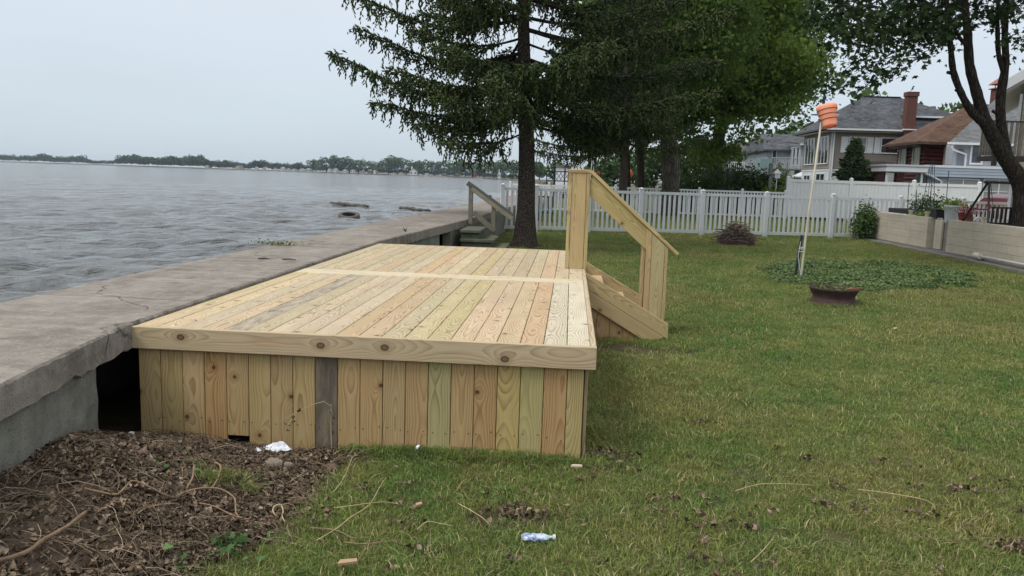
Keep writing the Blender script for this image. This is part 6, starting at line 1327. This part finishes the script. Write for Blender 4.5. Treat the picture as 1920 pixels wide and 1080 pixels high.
root('root', [(-1.85, 3.57, .02), (-1.82, 3.66, .04), (-1.77, 3.73, .05), (-1.71, 3.78, .05), (-1.64, 3.76, .04), (-1.59, 3.66, .04), (-1.56, 3.6, .03), (-1.52, 3.58, .02), (-1.46, 3.59, .02)], .0055, .003, M_root, 'long tan root curving in an S across the middle of the leaf litter', 'root')
root('root', [(-1.88, 4.07, .04), (-1.83, 4.03, .05), (-1.77, 3.88, .05), (-1.76, 3.79, .04), (-1.77, 3.73, .02)], .006, .0045, M_root, 'hooked tan root meeting the S-shaped root from above', 'root')
root('root', [(-1.87, 3.81, .08), (-1.85, 3.75, .05), (-1.85, 3.7, .03), (-1.85, 3.68, .01)], .005, .005, M_root, 'short upright tan root stub left of the hooked root', 'root')
root('root', [(-1.37, 3.65, .02), (-1.4, 3.66, .04), (-1.4, 3.68, .06), (-1.38, 3.71, .06), (-1.36, 3.69, .04), (-1.35, 3.65, .03), (-1.32, 3.61, .02)], .004, .003, M_straw, 'small pale looped root at the right edge of the leaf litter', 'root')
root('root', [(-1.75, 3.61, .03), (-1.68, 3.63, .03), (-1.58, 3.58, .03), (-1.52, 3.58, .02)], .004, .003, M_root, 'thin tan root lying just in front of the long S-shaped root', 'root')
root('root', [(-1.9, 3.32, .03), (-1.89, 3.39, .03), (-1.85, 3.46, .03), (-1.82, 3.54, .02)], .004, .003, M_root, 'thin root between the arched root and the S-shaped root', 'root')
root('stem', [(-1.18, 3.56, .03), (-1.08, 3.54, .04), (-1.02, 3.52, .04), (-.95, 3.49, .03), (-.88, 3.53, .02)], .003, .002, M_root, 'orange-brown stem reaching from the litter onto the grass', 'stem')
root('stem', [(-.98, 3.44, .03), (-.88, 3.4, .05), (-.8, 3.41, .06), (-.72, 3.44, .06)], .003, .0015, M_root, 'orange-brown stem lying on the grass, ending above the reddish wood chip', 'stem')
root('stem', [(-1.12, 3.45, .02), (-1.05, 3.55, .04), (-1.01, 3.67, .05), (-.96, 3.82, .05), (-.94, 3.98, .09), (-.92, 4.02, .12)], .0028, .0012, M_straw, 'long pale stem slanting up over the litter edge', 'stem')
root('stem', [(-1.23, 3.89, .02), (-1.19, 4.01, .04), (-1.17, 4.12, .08), (-1.15, 4.2, .16)], .0024, .0012, M_straw, 'thin pale stem bending up toward the dark weathered skirt board', 'stem')
root('stem', [(-1.14, 3.8, .03), (-1.05, 3.82, .04), (-.97, 3.84, .05), (-.88, 3.87, .05), (-.8, 3.89, .03)], .0024, .0012, M_straw, 'pale straw lying level across the litter edge', 'straw')
root('stem', [(.97, 4.31, .05), (1.12, 4.41, .06), (1.27, 4.42, .07), (1.44, 4.45, .06)], .0024, .0012, M_straw, 'pale straw lying across the grass right of centre, curved slightly upward', 'straw')
root('stem', [(1.67, 4.42, .06), (1.83, 4.39, .06), (1.96, 4.31, .07), (2.01, 4.27, .06), (2.01, 4.23, .04)], .0024, .0012, M_straw, 'long pale straw on the right of the lawn, bent down at its end', 'straw')
root('stem', [(.88, 3.49, .04), (.96, 3.6, .05), (1.04, 3.73, .06)], .0024, .0012, M_straw, 'straight pale straw pointing up in the lower lawn right of the bottle', 'straw')
root('stem', [(-.52, 3.95, .03), (-.44, 3.83, .05), (-.37, 3.75, .05), (-.33, 3.72, .03)], .003, .0015, M_straw, 'pale straw slanting down to the upper left of the crushed bottle', 'straw')
root('stem', [(-.67, 3.6, .04), (-.63, 3.65, .06), (-.57, 3.66, .05), (-.5, 3.66, .04)], .0024, .0012, M_straw, 'thin kinked straw left of the crushed bottle', 'straw')
# dry weed against the boards
t = empty('dry_weed', (-1.72, 4.68, .0), 0, 'thin dead weed stalk bent over in front of the skirt boards', 'dead plant'); z0 = float(gz(-1.72, 4.66)); b = MB()
b.tube([(0, 0, z0), (.02, 0, .15), (.08, .02, .24), (.18, .0, .30), (.26, -.01, .33), (.30, 0, .30), (.31, 0, .25)], [.003, .003, .0028, .0025, .002, .002, .0015], 5); b.tube([(.30, .02, z0), (.295, .02, .17), (.30, .01, .31)], [.003, .003, .002], 5); b.tube([(.08, .02, .24), (.0, .0, .2), (-.05, 0, .16)], [.002, .0015, .001], 4); b.build('stalk', M_straw, t)
P = np.array([(.02, 0, .17), (.03, .01, .13), (.06, 0, .21), (.10, 0, .255), (.30, 0, .27), (.31, 0, .25), (.312, 0, .23), (.05, .01, .19)])+rg.normal(0, .006, (8, 3)); V, F = crumpled(P, .03, rg); link('withered_leaves', np_mesh('withered_leaves', V, F, False, {'rnd': np.repeat(rg.random(8)*.5, 8)}), M_dead, t)
# litter objects
def rag(name, loc, r, h, mat, label, cat, seed, n=9, asp=.6, rz=0):
    rg_ = np.random.default_rng(seed); k = n; V_ = []; F_ = []
    for j in range(k+1):
        for i in range(k+1):
            u, v = i/k*2-1, j/k*2-1; rr_ = math.hypot(u, v); s_ = 1/max(1, rr_*1.0)
            V_.append((u*r*s_*(1+rg_.normal(0, .07)), v*r*asp*s_*(1+rg_.normal(0, .07)), h*(1-min(1, rr_)**2)*rg_.uniform(.2, 1.2)+rg_.uniform(0, .3)*h))
    for j in range(k):
        for i in range(k): q = j*(k+1)+i; F_ += [(q, q+1, q+k+2), (q, q+k+2, q+k+1)]
    o = MB().add(V_, F_).build(name, mat); o.location = (loc[0], loc[1], float(gz(loc[0], loc[1]))+loc[2]); o.rotation_euler = (0, 0, rz); tag(o, label, cat); md = o.modifiers.new('thickness', 'SOLIDIFY'); md.thickness = .0015; return o
M_paper = plain('white_paper', (.78, .80, .84), .7, var=.04); rag('crumpled_paper', (-1.71, 4.56, .015), .085, .045, M_paper, 'crumpled white paper on the soil against the skirt boards', 'paper', 4, asp=.5); rag('crumpled_paper', (-1.82, 4.50, .012), .03, .02, M_paper, 'small torn scrap of white paper left of the crumpled one', 'paper', 9)
M_st = concrete('tan_stone', (.25, .20, .16)); M_st2 = M_st
def stone(loc, r, label, seed, sq=(1, .8, .6), mat=None):
    bm = bmesh.new(); bmesh.ops.create_icosphere(bm, subdivisions=2, radius=r); q = random.Random(seed)
    for v in bm.verts: k = 1+q.uniform(-.09, .09); v.co = Vector((v.co.x*sq[0]*k, v.co.y*sq[1]*k, v.co.z*sq[2]*k))
    me = bpy.data.meshes.new('stone'); bm.to_mesh(me); bm.free(); o = link('stone', me, mat or M_st); o.location = (loc[0], loc[1], float(gz(loc[0], loc[1]))+loc[2]); return tag(o, label, 'stone')
stone((-1.65, 4.33, .02), .055, 'tan stone just in front of the crumpled white paper', 3); stone((-1.57, 4.35, .01), .035, 'smaller tan stone right beside the bigger one by the paper', 5); stone((-1.33, 4.4, .005), .05, 'dull brown clod of earth at the edge of the grass', 7, mat=plain('earth_clod', (.14, .095, .07), .95)); stone((-2.18, 3.85, .0), .045, 'brown clod of soil near the dark opening', 8, mat=plain('earth_clod', (.14, .095, .07), .95))
stone((-2.62, 4.54, .03), .022, 'tiny white stone inside the dark opening beneath the seawall', 11, mat=M_paper)
g = new('crinkled_film'); p = g.obj(); vr = g.noise(g.vec('MULTIPLY', p, (25, 60, 25)), 1., 4, .7); M_film = g.done(g.bsdf(g.ramp(vr, [(.36, (.06, .08, .22)), (.46, (.25, .32, .50)), (.54, (.60, .66, .72)), (.64, (.30, .42, .40))]), .25, .6))
t = empty('crushed_bottle', (-.10, 3.62, float(gz(-.10, 3.62))+.030), .12, 'crushed clear and blue plastic bottle half buried in the grass', 'bottle'); b = MB(); pr = [(0, .014), (.01, .026), (.03, .030), (.045, .024), (.06, .031), (.08, .026), (.10, .030), (.12, .024), (.135, .013), (.15, .012)]; vs = []
q = random.Random(2)
for i, (l_, r_) in enumerate(pr):
    for k in range(12): a = 2*PI*k/12; vs.append((l_-.07, r_*math.cos(a)*(1+q.uniform(-.14, .14)), r_*.6*math.sin(a)*(1+q.uniform(-.2, .2))))
fs = [(i*12+k, i*12+(k+1) % 12, (i+1)*12+(k+1) % 12, (i+1)*12+k) for i in range(len(pr)-1) for k in range(12)]+[tuple(range(12))[::-1]]; b.add(vs, fs); b.build('body', M_film, t)
b = MB(); b.lathe([(.014, 0), (.014, .014), (.0001, .015)], 12); o = b.build('cap', plain('pale_cap', (.6, .63, .6), .4), t); o.location = (.08, 0, 0); o.rotation_euler = (0, R(90), 0)
M_chip = plain('bark_chip', (.42, .27, .17), .8, var=.15)
for (x_, y_, l_, w_, rz, mt_, lb) in ((-.9, 3.22, .085, .028, .1, M_chip, 'reddish wood chip at the bottom edge of the lawn'), (.10, 4.54, .07, .014, -.3, plain('pale_wood_sliver', (.60, .52, .38), .7), 'pale wood sliver on the grass right below the deck corner'), (-.88, 4.71, .03, .016, 1.2, M_paper, 'tiny white scrap in the grass against the deck skirt'), (-.71, 3.86, .035, .02, .4, M_chip, 'small orange-brown leaf lying flat on the grass'), (4.0, 9.9, .06, .03, .5, M_straw, 'small pale leaf standing up in the mid lawn')):
    o = MB().add([(-l_/2, -w_/2, 0), (l_/2, -w_*.3, .004), (l_*.45, w_*.4, .006), (-l_*.4, w_/2, .002), (-l_/2, -w_/2, .012), (l_/2, -w_*.3, .014), (l_*.45, w_*.4, .016), (-l_*.4, w_/2, .014)], [(3, 2, 1, 0), (4, 5, 6, 7), (0, 1, 5, 4), (1, 2, 6, 5), (2, 3, 7, 6), (3, 0, 4, 7)]).build('wood_chip', mt_); o.location = (x_, y_, float(gz(x_, y_))+.045); o.rotation_euler = (.1, -.1, rz); tag(o, lb, 'wood chip' if 'wood' in lb else ('scrap' if 'scrap' in lb else 'leaf'))
# broad-leaved weeds
def weed(loc, r, n, ls, mat, label, seed, h=.06):
    rg_ = np.random.default_rng(seed); t = empty('weed', (loc[0], loc[1], float(gz(loc[0], loc[1]))), 0, label, 'weed'); P = rg_.normal(size=(n, 3))*np.array([r*.5, r*.4, 0])+np.array([0, 0, h*.7]); P[:, 2] += rg_.uniform(-h*.4, h*.5, n); V, F = leaf_maple(P, ls, rg_, .1); link('leaves', np_mesh('leaves', V, F, False, {'rnd': np.repeat(rg_.random(n), len(F)//n)}), mat, t)
    b = MB(); [b.tube([(0, 0, -.01), tuple(P[k]*np.array([.5, .5, .6])), tuple(P[k])], [.002, .0015, .001], 3, False) for k in range(0, n, 2)]; b.build('stalks', M_hedge, t)
M_weed = leafmat('weed_green', (.06, .13, .045), (.085, .17, .055), (.13, .22, .08), 8, .25)
weed((-1.47, 3.31), .16, 46, .045, M_weed, 'bright green broad-leaved weed at the lower edge of the leaf litter', 1); weed((-1.58, 3.09), .06, 8, .05, M_weed, 'small lime seedling with rounded leaves at the bottom edge', 2)
weed((-2.05, 3.78), .12, 24, .04, M_weed, 'faint green weed on bare soil left of the hooked root', 3, .03); weed((-2.08, 4.09), .07, 12, .03, M_weed, 'tiny weed sprouting near the leftmost skirt boards', 4, .03)
x = rg.normal(-1.78, .10, 26); y = rg.normal(3.9, .06, 26); scatter('grass_tuft', np.stack([x, y, gz(x, y)], 1), np.stack([rg.normal(0, .5, 26), rg.normal(0, .5, 26), rg.uniform(0, 6.28, 26)], 1), rg.uniform(.5, .9, 26), np.zeros(26), [tufts[7]], 'loose yellow-green grass tuft growing through the dead leaves')
# plants and cracks on the seawall top
t = empty('slab_weed', (-3.75, 10.12, .755), 0, 'low yellow-green weed growing in a joint of the seawall top', 'weed'); V, F = leaf_quads(np.stack([rg.normal(0, .17, 170), rg.normal(0, .03, 170), np.abs(rg.normal(.022, .018, 170))], 1), .035, rg, .3); link('leaves', np_mesh('leaves', V, F, False, {'rnd': np.repeat(rg.random(170), 2)}), leafmat('slab_weed_leaf', (.10, .14, .04), (.15, .18, .06), (.22, .23, .09), 9, .2), t)
for i, (x_, y_, l_, rz) in enumerate(((-3.35, 8.4, .13, .2), (-3.1, 8.45, .16, -.1))): 
    b = MB(); b.tube([(0, 0, .008), (l_*.5, .01, .012), (l_, 0, .008)], [.006, .007, .004], 5); o = b.build('twig', M_bark_d); o.location = (x_, y_, .757); o.rotation_euler = (0, 0, rz); tag(o, ('left' if i == 0 else 'right')+' one of two short dark twigs lying on the seawall top', 'twig')
b = MB()
for k in range(14): b.tube([(0, 0, 0), (rs.uniform(-.06, .06), rs.uniform(-.05, .05), rs.uniform(.04, .1))], [.004, .001], 3, False)
o = b.build('dry_sprig', M_bark_d); o.location = (-2.75, 13.3, .755); tag(o, 'dry brown sprig sticking up near the inner seawall edge', 'sprig', kind='stuff')

# ------------------------------------------------------------------ air
hz = MB().box(-2200, 2200, -60, 2100, -4.5, 19.5).build('haze'); tag(hz, kind='stuff')
hm_ = bpy.data.materials.new('haze'); hm_.use_nodes = True; hm_.node_tree.nodes.clear(); ho = hm_.node_tree.nodes.new('ShaderNodeOutputMaterial'); pv = hm_.node_tree.nodes.new('ShaderNodeVolumePrincipled'); pv.inputs['Color'].default_value = (.72, .84, 1, 1); pv.inputs['Density'].default_value = .00012; pv.inputs['Anisotropy'].default_value = .2; hm_.node_tree.links.new(pv.outputs[0], ho.inputs['Volume']); hz.data.materials.append(hm_)
